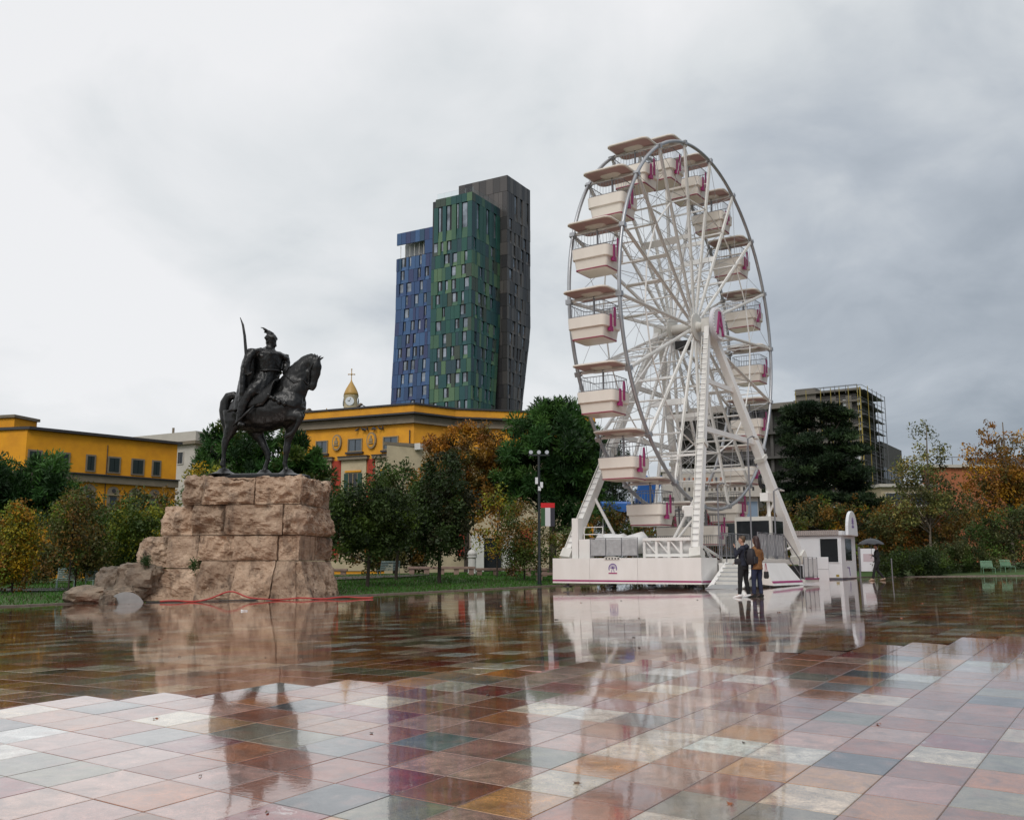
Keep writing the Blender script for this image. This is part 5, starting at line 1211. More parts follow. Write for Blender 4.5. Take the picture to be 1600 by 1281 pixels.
b = MB(); b.extr(ar, (.16, 0, 0)); sgn_ = b.build('arched_sign', m_kw, ks, bevel=.02)
c = Vector((.30, KY/2, 3.1)); b = MB()
for q_ in np.linspace(0, math.pi, 8): b.beam(c, c+Vector((0, .26*math.cos(q_), .34*math.sin(q_))), .035, .006, ref=(1,0,0))
b.beam(c+Vector((0,-.2,-.2)), c+Vector((0,.2,-.2)), .1, .006, ref=(1,0,0)); b.beam(c+Vector((0,-.1,-.15)), c, .04, .006, ref=(1,0,0)); b.beam(c+Vector((0,.1,-.15)), c, .04, .006, ref=(1,0,0)); b.build('emblem', m_pur, sgn_)
b = MB(); c = Vector((.012, .9, .72))
b.beam(c, c+Vector((0,.42,.0)), .03, .012, ref=(1,0,0)); b.beam(c+Vector((0,.4,0)), c+Vector((0,.5,-.45)), .09, .012, ref=(1,0,0)); b.build('side_emblem', m_pur, ks)
b = MB(); c = Vector((-1.05, -.006, .62)); b.tube([c+Vector((.16*math.cos(q_), 0, .2*math.sin(q_))) for q_ in np.linspace(-1.2, 1.5, 9)], .02, 5); b.beam(c+Vector((-.02,0,-.24)), c+Vector((.2,0,-.24)), .05, .01); b.build('front_emblem', m_pur, ks)
b = MB(); b.box(-.34, -.18, -.012, -.002, .22, .34); b.build('warning_plate', mat('yellow_plate', (.30,.22,.03), .5), ks)
b = MB(); b.box(-3.6, -KX-.01, -.45, -.40, .02, 1.28); b.box(-3.6, -KX-.01, -.398, .1, .02, .06)
sc2 = thing('white_screen', 'plain white screen panel between the queue fence and the kiosk', 'screen', (16.25, 52.4, .22), -FA)
b = MB(); b.box(-.30, .48, -.03, .03, .02, 1.28); pn_ = b.build('panel', m_kw, sc2, bevel=.008); b = MB(); b.box(-.30, .48, -.034, .034, .635, .65); b.build('seam', m_gry, pn_)
for x in (-.2, .38): b = MB(); b.box(x-.05, x+.05, -.3, .3, 0, .03); b.build('foot', m_gry, sc2)

# ------------------------------------------------------------------ people
m_skin = mat('skin', (0.42, 0.24, 0.17), 0.5); m_navy = mat('navy_cloth', (0.012, 0.015, 0.03), 0.85, var=.4, scale=9); m_black = mat('black_cloth', (0.010, 0.010, 0.012), 0.85, var=.4, scale=9)
m_jean = mat('dark_denim', (0.014, 0.02, 0.055), 0.8, var=.4, scale=14); m_tan = mat('tan_jacket', (0.20, 0.088, 0.026), 0.75, var=.4, scale=7, bump=.3, bscale=8); m_shoe = mat('white_trainers', (0.72, 0.72, 0.72), 0.5)
m_hairb = mat('dark_blond_hair', (0.085, 0.05, 0.022), 0.55, var=.5, scale=20); m_hairr = mat('auburn_hair', (0.035, 0.011, 0.008), 0.5, var=.5, scale=20); m_pack = mat('black_rucksack', (0.014, 0.012, 0.016), 0.7, var=.4, scale=9)
def hand(mb, w_, d, s_=1.0, curl=.5, side=Vector((1,0,0))):
    """palm with four fingers and a thumb; w_ wrist, d pointing direction"""
    w_ = Vector(w_); d = Vector(d).normalized(); sd_ = (side-d*side.dot(d)).normalized(); nn = d.cross(sd_)
    p1 = w_+d*.085*s_; mb.loft([(*w_, .019*s_, .026*s_), (*(w_+d*.04*s_), .017*s_, .038*s_), (*p1, .014*s_, .04*s_)], sd_, 10)
    for k, L in enumerate((.068, .078, .074, .058)):
        a = p1+sd_*((k-1.5)*.021*s_); m1 = a+d*L*.55*s_+nn*curl*.02; m2 = m1+(d*(1-curl)+nn*curl).normalized()*L*.5*s_
        mb.loft([(*a, .0095*s_, .0095*s_), (*m1, .0088*s_, .0088*s_), (*m2, .006*s_, .006*s_)], sd_, 6)
    a = w_+d*.03*s_-sd_*.034*s_; m1 = a+d*.035*s_-sd_*.025*s_+nn*.012; m2 = m1+d*.032*s_+nn*.012
    mb.loft([(*a, .012*s_, .012*s_), (*m1, .0105*s_, .0105*s_), (*m2, .007*s_, .007*s_)], sd_, 6)
def person(name, label, x, y, rz, H, legs, arms, top_m, leg_m, shoe_m, hair_m, long_hair=False, group='people on the square', coat=False, head_turn=0.0, female=False):
    """local frame: +y is the direction the person faces; legs/arms give joint chains"""
    s = H/1.75; o = thing(name, label, 'person', (x, y, z_plaza(x, y)+.004), rz, group); Sw = .19*s if not female else .17*s
    # body skin: head, neck, trunk core, hands and lower limbs as one continuous surface
    b = MB(); ht = Matrix.Rotation(head_turn, 3, 'Z'); hc = Vector((0, .015*s, 1.635*s))
    def h(p): return hc+ht @ (Vector(p)*s)
    b.loft([(0,0,.95*s,.10*s,.14*s),(0,0,1.15*s,.09*s,.13*s),(0,-.005,1.38*s,.09*s,.15*s),(0,0,1.46*s,.05*s,.06*s),(0,.005,1.54*s,.05*s,.052*s),(0,.015*s,1.58*s,.052*s,.05*s)], (1,0,0), 14)
    b.loft([(*h((0,.01,-.115)),.035*s,.035*s),(*h((0,.018,-.085)),.062*s,.052*s),(*h((0,.008,-.03)),.086*s,.068*s),(*h((0,.0,.03)),.094*s,.075*s),(*h((0,-.005,.075)),.082*s,.068*s),(*h((0,-.005,.108)),.045*s,.04*s)], ht @ Vector((1,0,0)), 16)
    b.loft([(*h((0,.085,.012)),.008*s,.009*s),(*h((0,.105,-.022)),.012*s,.013*s),(*h((0,.088,-.034)),.010*s,.014*s)], ht @ Vector((1,0,0)), 8)      # nose
    for sx in (-1, 1):
        b.loft([(*h((sx*.072,-.005,.03)),.018*s,.008*s),(*h((sx*.080,-.01,.0)),.022*s,.009*s),(*h((sx*.073,.0,-.035)),.012*s,.007*s)], ht @ Vector((1,0,0)), 8)  # ears
        b.ball(h((sx*.03,.082,.006)), .011*s, 8, 6)
    b.ball(h((0,.084,-.062)), (.024*s,.010*s,.009*s), 8, 6)
    for ch in legs: b.loft([(*p, r_*s*.82, r_*s*.82) for p, r_ in zip([Vector(v)*s for v in ch], (.085,.055,.04,.038))], (1,0,0), 10)
    for ch in arms:
        P = [Vector(v)*s for v in ch]; b.loft([(*P[0],.042*s,.042*s),(*P[1],.036*s,.036*s),(*P[2],.024*s,.026*s)], (0,1,0), 10); hand(b, P[2], P[2]-P[1], s)
    body = remesh(b.build('body', m_skin, o), .0095, 1)
    # clothes
    b = MB()
    hem = .80*s if coat else .90*s
    b.loft([(0,-.005,hem,.145*s,.195*s),(0,-.005,1.0*s,.13*s,.18*s),(0,0,1.14*s,.125*s,.175*s),(0,-.005,1.3*s,.135*s,.195*s),(0,-.01,1.40*s,.115*s,Sw+.015*s),(0,-.008,1.455*s,.075*s,.12*s),(0,-.004,1.495*s,.064*s,.072*s)], (1,0,0), 20)
    for ch in arms:
        P = [Vector(v)*s for v in ch]; M1 = P[0].lerp(P[1], .5)
        b.loft([(*P[0],.075*s,.075*s),(*M1,.066*s,.066*s),(*P[1],.058*s,.058*s),(*P[1].lerp(P[2],.5),.052*s,.052*s),(*P[2],.04*s,.04*s)], (0,1,0), 12)
    jk = remesh(b.build('jacket', top_m, o), .014, 2)
    ruffle(jk, lambda p: .012*mnoise.noise(p*9)+.007*mnoise.noise(p*23))
    b = MB(); b.loft([(0,0,.80*s,.12*s,.16*s),(0,0,.92*s,.125*s,.165*s),(0,0,1.0*s,.12*s,.155*s)], (1,0,0), 16)
    for ch in legs:
        P = [Vector(v)*s for v in ch]; b.loft([(*(P[0]+Vector((0,0,.04*s))),.105*s,.10*s),(*P[0].lerp(P[1],.5),.088*s,.085*s),(*P[1],.070*s,.066*s),(*P[1].lerp(P[2],.5),.064*s,.06*s),(*P[2],.055*s,.055*s)], (1,0,0), 14)
    tr_ = remesh(b.build('trousers', leg_m, o), .014, 2)
    ruffle(tr_, lambda p: .009*mnoise.noise(p*11))
    for ch in legs:
        a = Vector(ch[2])*s; t_ = Vector(ch[3])*s; d = (t_-a); d.z = 0; d.normalize(); g_ = min(a.z-.08*s, t_.z)
        b = MB(); b.loft([(*(a-d*.06*s+Vector((0,0,-.055*s))),.05*s,.036*s),(*(a+Vector((0,0,-.04*s))),.065*s,.042*s),(*(a+d*.09*s+Vector((0,0,-.075*s))),.04*s,.048*s),(*(a+d*.17*s+Vector((0,0,-.09*s))),.026*s,.044*s),(*(a+d*.205*s+Vector((0,0,-.097*s))),.012*s,.025*s)], d.cross(Vector((0,0,1))), 12)
        b.build('shoe', shoe_m, o, smooth=True)
    b = MB()
    if not long_hair:
        b.loft([(*h((0,-.06,-.06)),.035*s,.055*s),(*h((0,-.045,.0)),.066*s,.078*s),(*h((0,-.02,.05)),.092*s,.082*s),(*h((0,-.008,.095)),.085*s,.072*s),(*h((0,.0,.128)),.045*s,.04*s)], ht @ Vector((1,0,0)), 14)
        b.ball(h((0,.05,.085)), (.06*s,.04*s,.035*s))
    else:
        b.loft([(*h((0,-.085,-.40)),.03*s,.075*s),(*h((0,-.09,-.28)),.05*s,.115*s),(*h((0,-.075,-.15)),.065*s,.11*s),(*h((0,-.045,-.03)),.085*s,.098*s),(*h((0,-.02,.06)),.10*s,.09*s),(*h((0,-.005,.11)),.085*s,.074*s),(*h((0,0,.14)),.04*s,.035*s)], ht @ Vector((1,0,0)), 16)
    hr = remesh(b.build('hair', hair_m, o), .012, 1)
    ruffle(hr, lambda p: .008*mnoise.noise(Vector((p.x*40, p.y*40, p.z*8))))
    return o
# man in navy hoodie, hands raised to his face with a phone; looks up at the wheel to the left
LEG = lambda sx, f=0.0: [(sx*.09, f*.3, .90), (sx*.10, f*.6+.02, .49), (sx*.105, f, .09), (sx*.12, f+.1, .03)]
pm = person('person', 'person in a navy hoodie, black trousers and white trainers with a raised hand', 6.70, 28.72, R(62), 1.74, [LEG(-1, .10), LEG(1, -.10)],
    [[(-.19,0,1.40),(-.24,.14,1.17),(-.10,.20,1.42)], [(.19,0,1.40),(.25,.06,1.13),(.16,.24,1.02)]], m_navy, m_black, m_shoe, m_hairb)
b = MB(); b.loft([(0,-.10,1.36,.05,.12),(0,-.13,1.44,.065,.115),(0,-.09,1.50,.05,.10)], (1,0,0), 14); b.build('hood', m_navy, pm, smooth=True)
bg_ = thing('shoulder_bag', 'small black bag at the hip of the person in the navy hoodie', 'bag', (6.52, 28.63, .13+.9))
stack(MB(), [rrect(.08,.05,.03,.03), rrect(.09,.06,.03,.07), rrect(.09,.06,.03,.17), rrect(.07,.045,.03,.2)]).build('pouch', m_pack, bg_, smooth=40); b = MB(); b.tube([(.02,0,.18),(.1,0,.34),(.16,.02,.45)], .012, 5); b.build('strap', m_pack, bg_)
# woman in tan jacket
pw2 = person('person', 'person with long auburn hair in a tan jacket and dark jeans, seen from behind', 7.06, 28.60, R(38), 1.72, [LEG(-1, .05), LEG(1, -.05)],
    [[(-.175,0,1.38),(-.23,.06,1.13),(-.16,.24,1.05)], [(.175,0,1.38),(.25,-.02,1.12),(.24,.12,.92)]], m_tan, m_jean, m_black, m_hairr, True, coat=True, female=True)
rk = thing('rucksack', 'black rucksack between the two people in front of the wheel', 'rucksack', (6.90, 28.50, .13+.92), R(50))
stack(MB(), [rrect(.12,.08,.05,0), rrect(.16,.11,.06,.05), rrect(.16,.115,.07,.28), rrect(.12,.09,.06,.43), rrect(.06,.05,.03,.47)]).build('pack', m_pack, rk, smooth=45)
stack(MB(), [rrect(.11,.03,.03,.04), rrect(.12,.035,.03,.2), rrect(.09,.02,.02,.24)]).build('pocket', m_pack, rk, smooth=45, loc=(0,-.125,0))
for x in (-.08, .08): b = MB(); b.tube([(x,.09,.42),(x,.17,.38),(x,.18,.2),(x,.1,.04)], .016, 6); b.build('strap', m_pack, rk)
m_strap = mat('pink_strap', (.35, .08, .10), .6)
hb_ = thing('handbag', 'small dark handbag with pink strap held by the person in tan', 'handbag', (7.33, 28.62, .13+.53))
stack(MB(), [rrect(.05,.04,.02,0), rrect(.07,.05,.02,.05), rrect(.06,.045,.02,.2)]).build('pouch', m_pack, hb_, smooth=45); b = MB(); b.tube([(-.03,0,.19),(-.02,0,.42),(.0,0,.44),(.03,0,.19)], .012, 5); b.build('strap', m_strap, hb_)
# walker with umbrella
wk = person('person', 'person in dark clothes walking under an umbrella beside the kiosk', 17.75, 48.2, R(80), 1.74, [[(-.08,0,.90),(-.08,.16,.50),(-.08,.24,.10),(-.08,.36,.05)], [(.08,0,.90),(.08,-.02,.49),(.08,-.30,.13),(.08,-.2,.05)]],
    [[(-.19,0,1.40),(-.22,.06,1.14),(-.14,.24,1.22)], [(.19,0,1.40),(.22,-.08,1.14),(.2,.02,.92)]], m_black, m_black, mat('beige_shoe', (.32,.24,.18), .6), m_hairr)
um = thing('umbrella', 'open black umbrella held by the walking person', 'umbrella', (17.52, 48.22, .33+1.2), R(80))
m_umb = mat('umbrella_cloth', (0.028, 0.03, 0.036), 0.45); b = MB(); n = 8; rows = []
for i, (r_, z) in enumerate(((.02,.83),(.22,.79),(.42,.70),(.56,.60),(.64,.52))):
    for k in range(n*2):
        a = 2*math.pi*k/(n*2); rr_ = r_*(1.0 if k % 2 == 0 else .955); b.v.append((rr_*math.cos(a), rr_*math.sin(a), z+(0 if k % 2 == 0 else .012*i)))
for i in range(4):
    for k in range(16): l = (k+1)%16; b.f.append((i*16+k, i*16+l, i*16+16+l, i*16+16+k)); b.mi.append(0)
cn = b.build('canopy', m_umb, um); sm_ = cn.modifiers.new('t', 'SOLIDIFY'); sm_.thickness = .008
b = MB(); b.tube([(0,0,-.08),(0,0,.88)], .012, 6); b.tube([(0,0,-.08),(.0,.03,-.13),(0,.06,-.1)], .014, 6); b.build('shaft', m_gry, um)
for k in range(8): a = 2*math.pi*k/8; b = MB(); b.tube([(0,0,.55),(.40*math.cos(a),.40*math.sin(a),.69)], .006, 4); b.build('rib', m_gry, um)

# ------------------------------------------------------------------ street furniture
m_post = mat('dark_green_black_paint', (0.012, 0.018, 0.02), 0.4)
def zg(x, y): return z_ground(x, y)
lx, ly = 1.41, 51.1
lp_ = thing('street_lamp', 'tall black street lamp with three floodlights, a banner and a camera cluster', 'street lamp', (lx, ly, zg(lx, ly)-.02))
b = MB(); b.lathe([(.16,0),(.16,.08),(.11,.1),(.10,.9),(.075,1.0),(.06,6.7)], seg=12); b.build('pole', m_post, lp_, smooth=30)
b = MB(); b.beam((-.55,0,6.72), (.55,0,6.72), .07, .07); b.build('crossarm', m_post, lp_)
m_lens = mat('lamp_glass', (0.45, 0.47, 0.5), 0.1, 0.4)
for x in (-.42, 0, .42):
    b = MB(); b.extr([Vector((x+.12*math.cos(a), -.06, 6.87+.12*math.sin(a))) for a in np.linspace(0, 2*math.pi, 17)[:-1]], (0,.16,0)); h_ = b.build('floodlight', m_post, lp_); b = MB(); b.extr([Vector((x+.10*math.cos(a), -.07, 6.87+.10*math.sin(a))) for a in np.linspace(0, 2*math.pi, 17)[:-1]], (0,.009,0)); b.build('lens', m_lens, h_)
for x, z, h in ((-.13,5.2,.34),(.13,5.0,.3),(.02,4.85,.22)): b = MB(); b.box(x-.07, x+.07, -.16, -.05, z, z+h); b.build('camera_box', m_kw, lp_)
m_grnb = mat('banner_green', (0.03, 0.09, 0.035), .7); m_wb = mat('banner_white', (0.62, 0.62, 0.66), .7); m_rb = mat('banner_red', (0.55, 0.01, 0.015), .7); m_kb2 = mat('banner_dark', (0.03, 0.03, 0.045), .7)
bn = thing('banner', 'vertical banner in red, green, white and black on the street lamp', 'banner', (lx+.09, ly-.03, zg(lx, ly)+3.0))
for nm, x0, x1, z0, z1, m_ in (('red_band', 0, .72, .95, 1.2, m_rb), ('green_stripe', 0, .22, 0, .949, m_grnb), ('white_stripe', .221, .49, 0, .949, m_wb), ('dark_stripe', .491, .72, 0, .949, m_kb2)):
    b = MB(); b.box(x0, x1, -.008, .008, z0, z1); b.build(nm, m_, bn)
# stone benches along the lawn
m_bst = mat('bench_stone', (0.30, 0.20, 0.16), 0.6, var=.5, scale=3, bump=.3)
def bench(lab, x, y, rz, L):
    o = thing('stone_bench', lab, 'bench', (x, y, zg(x, y)-.02), rz, 'stone benches by the government building'); b = MB(); b.box(-L/2, L/2, -.3, .3, .36, .52); b.build('seat', m_bst, o, bevel=.02)
    k = max(2, int(L/1.0))
    for i in range(k+1): xx = -L/2+.25+(L-.5)*i/k; b = MB(); b.box(xx-.16, xx+.16, -.24, .24, 0, .36); b.build('leg', m_bst, o)
bench('stone slab bench behind the round dark tree', -4.4, 62, R(3), 4.2); bench('stone slab bench below the entrance steps', .0, 62.5, R(2), 4.6); bench('stone slab bench behind the street lamp', 2.6, 56, R(-2), 2.6); bench('stone slab bench partly hidden behind the plinth', -12.5, 62, R(4), 4.4)
# white domed bollard bin
bo = thing('domed_bin', 'white domed litter bin beside the entrance steps', 'bin', (-2.6, 64.5, zg(-2.6, 64.5)-.02)); b = MB(); b.lathe([(.30,0),(.30,.1),(.26,.12),(.26,1.05),(.33,1.08),(.33,1.2)], seg=16); b.build('drum', m_white, bo, smooth=30); b = MB(); b.lathe([(.31,1.201),(.30,1.35),(.22,1.5),(.08,1.58)], seg=16); b.build('lid', m_white, bo, smooth=True)
# green slatted chairs at the right and pale ones in the park
m_chg = mat('pale_green_metal', (0.16, 0.30, 0.19), 0.45); m_chb = mat('pale_blue_metal', (0.30, 0.40, 0.38), 0.45)
def chair(lab, x, y, rz, m_, wd=.95, sc=1.0):
    o = thing('metal_chair', lab, 'chair', (x, y, zg(x, y)-.01), rz, 'metal park chairs'); o.scale = (sc, sc, sc)
    b = MB(); b.tube([(-wd/2,-.25,.42),(wd/2,-.25,.42),(wd/2,.2,.42),(-wd/2,.2,.42)], .018, 6, closed=True); b.build('seat_frame', m_, o)
    for k in range(6): b = MB(); yy = -.21+.075*k; b.box(-wd/2+.02, wd/2-.02, yy, yy+.05, .425, .437); b.build('seat_slat', m_, o)
    b = MB(); b.tube([(-wd/2,.2,.42),(-wd/2,.34,.92),(wd/2,.34,.92),(wd/2,.2,.42)], .018, 6); b.build('back_frame', m_, o)
    for k in range(5): f = .18+.18*k; b = MB(); b.beam((-wd/2,.2+.14*f,.42+.5*f), (wd/2,.2+.14*f,.42+.5*f), .012, .05, ref=(0,.14,.5)); b.build('back_slat', m_, o)
    for sx in (-1, 1):
        b = MB(); b.tube([(sx*wd/2,-.25,.42),(sx*wd/2,-.28,0)], .018, 6); b.build('leg', m_, o); b = MB(); b.tube([(sx*wd/2,.2,.42),(sx*wd/2,.3,0)], .018, 6); b.build('leg', m_, o)
chair('pale green metal chair by the hedge, left of the two', 27.35, 57.0, R(-8), m_chg, .82, .78); chair('pale green metal chair by the hedge, right of the two', 28.6, 57.2, R(10), m_chg, .82, .78)
chair('pale metal bench chair on the lawn left of the boulders', -19.3, 43.0, R(20), m_chb, .7); chair('pale metal chair turned sideways beside the lawn path', -18.2, 43.4, R(60), m_chb, .6); chair('pale green seat on the grass right of the plinth', -6.9, 55.5, R(-12), m_chb, 1.1)
# white notice board and post near the walker
nbx = thing('notice_board', 'white notice board standing behind the walking person', 'notice board', (20.75, 57.4, zg(20.75, 57.4))); b = MB(); b.box(-.55,.35,-.03,.03,.35,1.65); pnl = b.build('board', m_kw, nbx)
for x in (-.62, .42): b = MB(); b.box(x-.04, x+.04, -.05, .05, 0, 1.75); b.build('post', m_gry, nbx)
b = MB(); b.box(-.4,.2,-.036,-.031,.9,1.35); b.build('print', mat('pale_print', (.5,.42,.45), .6), pnl)
ps_ = tag(MB().lathe([(.03,0),(.03,1.05),(.02,1.06)], seg=10).build('post', m_gry, smooth=30), 'slim grey post right of the walking person', 'post'); ps_.location = (20.3, 53.0, zg(20.3, 53.0))
# paper scrap, fallen leaves on the paving
pc = MB(); pc.hexa([(-.05,-.03,0),(.05,-.03,.0),(.05,.03,.0),(-.05,.03,0),(-.05,-.03,.004),(.05,-.03,.03),(.05,.03,.005),(-.05,.03,.035)]); pc.box(.06,.12,-.02,.03,.0,.025)
o = tag(pc.build('paper_scrap', m_shoe), 'crumpled white paper scrap on the wet paving in front of the plinth', 'litter'); xs, ys = -6.9, 25.6; o.location = (xs, ys, z_plaza(xs, ys)+.004)
lvs = []; m_fl = [mat('fallen_leaf_%s' % c, col, .5) for c, col in (('brown', (.10,.045,.018)), ('dark', (.03,.02,.012)), ('rust', (.22,.06,.015)))]
lm = MB(); ring = [(.5*math.cos(a)*(1+.25*math.cos(3*a)), .28*math.sin(a)*(1+.2*math.cos(5*a)), .12*math.sin(2*a)) for a in np.linspace(0, 2*math.pi, 15)[:-1]]
lm.add(ring+[(0,0,.06)], [(i, (i+1)%14, 14) for i in range(14)]); lm.tube([(.45,0,.02),(.85,.05,.1)], .03, 4); lme = [lm.mesh('fallen_leaf', m_) for m_ in m_fl]
lr = random.Random(4); used = set()
near_l = [(-1.75,5.75,'left foreground'),(-.95,6.9,'centre left foreground'),(-2.6,7.4,'left foreground by the bright slabs'),(.35,5.6,'centre foreground'),(1.5,6.6,'right foreground'),(2.6,7.2,'far right foreground'),(2.9,9.3,'right middle of the paving'),(-.2,8.4,'centre below the ridge'),(1.1,5.2,'lower right of centre'),(-1.2,5.05,'lower left of centre')]
for i, (x, y, wh) in enumerate(near_l):
    o = bpy.data.objects.new('fallen_leaf', lme[i % 3]); COL.objects.link(o); o.location = (x, y, z_plaza(x, y)+.006); o.rotation_euler = (.06, .05, lr.uniform(0, 6)); k = lr.uniform(.028, .05); o.scale = (k, k, k)
    tag(o, 'small curled dead leaf on the wet slabs, %s' % wh, 'leaf', 'fallen leaves on the paving')
for i in range(60):
    y = lr.uniform(11, 36); x = lr.uniform(-.5, .5)*y
    o = bpy.data.objects.new('fallen_leaf', lme[i % 3]); COL.objects.link(o); o.location = (x, y, z_plaza(x, y)+.006); o.rotation_euler = (.06, .05, lr.uniform(0, 6)); k = lr.uniform(.04, .08); o.scale = (k, k, k)
    tag(o, 'tiny dead leaf lying on the far wet paving', 'leaf', 'tiny fallen leaves scattered over the far paving')
# pigeons lined up on the ledge of the government building
pg = MB(); pg.loft([(-.16,0,.02,.012,.03),(-.06,0,.06,.055,.05),(.04,0,.09,.07,.06),(.10,0,.15,.04,.04),(.12,0,.19,.038,.036),(.165,0,.19,.012,.012)], (0,1,0), 8); pg.tube([(0,.02,0),(0,.02,.06)], .01, 4); pg.tube([(0,-.02,0),(0,-.02,.06)], .01, 4)
m_pig = mat('pigeon_grey', (.06,.06,.07), .7, var=.5, scale=20); pme = pg.mesh('pigeon', m_pig)
for i, a_ in enumerate((3.2, 3.5, 4.1, 4.3, 4.9, 5.2, 5.4, 6.1)):
    o = bpy.data.objects.new('pigeon', pme); COL.objects.link(o); w0 = A.P(a_, .24, 13.705); o.location = Vector(w0)+Vector(mn.location); o.rotation_euler = (0, 0, lr.uniform(0, 6)); o.scale = (1.5,)*3
    tag(o, 'tiny dark pigeon perched on the ledge above the oval medallions', 'pigeon', 'pigeons on the ledge of the government building')
b = MB(); p_ = A.P(.35, .12, 11.5); b.tube([p_, p_+Vector((0,0,2.0))], .06, 6); b.build('downpipe', m_drk, mn)
b = MB(); p_ = Lw.P(6.9, .06, 0); b.tube([p_+Vector((0,0,5)), p_+Vector((0,0,11.5))], .035, 5); b.build('downpipe', m_drk, lb)
# fairground stalls behind the wheel
m_bluc = mat('blue_tarp', (0.015, 0.12, 0.42), .5, var=.3, scale=3, bump=.4, bscale=4); m_lblu = mat('pale_blue_panel', (0.22, 0.30, 0.40), .6); m_dred = mat('dark_pink_frame', (0.30, 0.02, 0.08), .5)
fs_ = thing('fairground_stall', 'white fairground stall with dark pink frames and pale blue panel behind the wheel', 'stall', (14.6, 66, zg(14.6, 66)), R(-8))
b = MB(); b.box(-4.2, 1.9, 0, 3.2, 0, 5.2); b.build('wall', m_whg, fs_); b = MB(); b.box(-4.4, 2.1, -.5, 3.4, 5.2, 6.9); fa_ = b.build('fascia', m_pale, fs_); b = MB(); b.box(-4.5, 2.2, -.6, 3.5, 6.91, 7.1); b.build('roof_edge', m_whg, fa_)
for k, x in enumerate(np.arange(-3.6, 1.6, .30)):
    b = MB(); b.box(x, x+.14, -.512, -.501, 6.25, 6.5); b.build('letter', m_ter if k % 3 else m_kb, fa_)
    b = MB(); b.box(x, x+.13, -.512, -.501, 5.6, 5.85); b.build('letter', m_blk if k % 2 else m_tau, fa_)
for x0, x1, m_ in ((-3.9,-3.1,m_dred),(-1.5,-.7,m_dred),(-.6,.5,m_glassd),(.6,1.1,m_dred),(1.15,1.85,m_lblu)):
    b = MB(); b.box(x0, x1, -.06, -.003, .6, 4.9); b.build('panel', m_, fs_)
tp = thing('blue_tarpaulin', 'bright blue tarpaulin slung behind the left gondolas', 'tarpaulin', (8.2, 60, 5.6), R(20))
b = MB(); nx = 12
for i in range(nx+1):
    for j in range(7): u_, v_ = i/nx, j/6; b.v.append((-.8+1.5*u_+.45*v_, .12*math.sin(u_*7+v_*4), 1.7*(v_-.5)+.08*math.sin(u_*9)))
for i in range(nx):
    for j in range(6): b.f.append((i*7+j, (i+1)*7+j, (i+1)*7+j+1, i*7+j+1)); b.mi.append(0)
sh_ = b.build('sheet', m_bluc, tp, smooth=True); sm_ = sh_.modifiers.new('t', 'SOLIDIFY'); sm_.thickness = .02
for x in (-.9, 1.2): b = MB(); b.tube([(x, .15, -5.4), (x, .15, .9)], .06, 6); b.build('pole', m_whg, tp)
tp2 = thing('blue_awning', 'low blue awning glimpsed left of the blue tarpaulin', 'awning', (6.3, 60.5, 4.3)); b = MB(); b.hexa([(-.8,-.6,.0),(1.0,-.6,.0),(1.0,.6,.3),(-.8,.6,.3),(-.8,-.6,.5),(1.0,-.6,.5),(1.0,.6,.7),(-.8,.6,.7)]); b.build('cloth', m_bluc, tp2)
for x in (-.7, .9): b = MB(); b.tube([(x, 0, -4.1), (x, 0, .02)], .04, 6); b.build('pole', m_whg, tp2)
# ------------------------------------------------------------------ trees and shrubs
m_bark = mat('bark', (0.045, 0.034, 0.025), 0.9, var=.5, scale=6, bump=.6, bscale=20, stretch=(1,1,.3)); m_barkp = mat('pale_bark', (0.16, 0.13, 0.10), 0.9, var=.5, scale=6, bump=.5)
DG = [(0.026,0.047,0.012),(0.036,0.065,0.013),(0.018,0.034,0.009)]; MG = [(0.052,0.091,0.016),(0.072,0.120,0.018),(0.036,0.062,0.013)]; YG = [(0.221,0.234,0.021),(0.130,0.176,0.021),(0.078,0.117,0.017),(0.299,0.247,0.018)]
OR = [(0.351,0.150,0.013),(0.260,0.124,0.016),(0.416,0.221,0.016),(0.156,0.098,0.016),(0.221,0.085,0.013)]; OB = [(0.156,0.088,0.018),(0.098,0.088,0.021),(0.195,0.104,0.018),(0.072,0.078,0.018)]; YE = [(0.520,0.325,0.016),(0.390,0.260,0.018),(0.208,0.189,0.018)]; OL = [(0.072,0.085,0.029),(0.104,0.111,0.036),(0.055,0.062,0.021)]
PN = [(0.026,0.075,0.016),(0.039,0.101,0.019),(0.016,0.044,0.012),(0.055,0.124,0.023)]; CD = [(0.023,0.047,0.018),(0.036,0.065,0.023),(0.013,0.026,0.012)]; BR = [(0.195,0.195,0.052),(0.117,0.143,0.039),(0.247,0.195,0.052)]
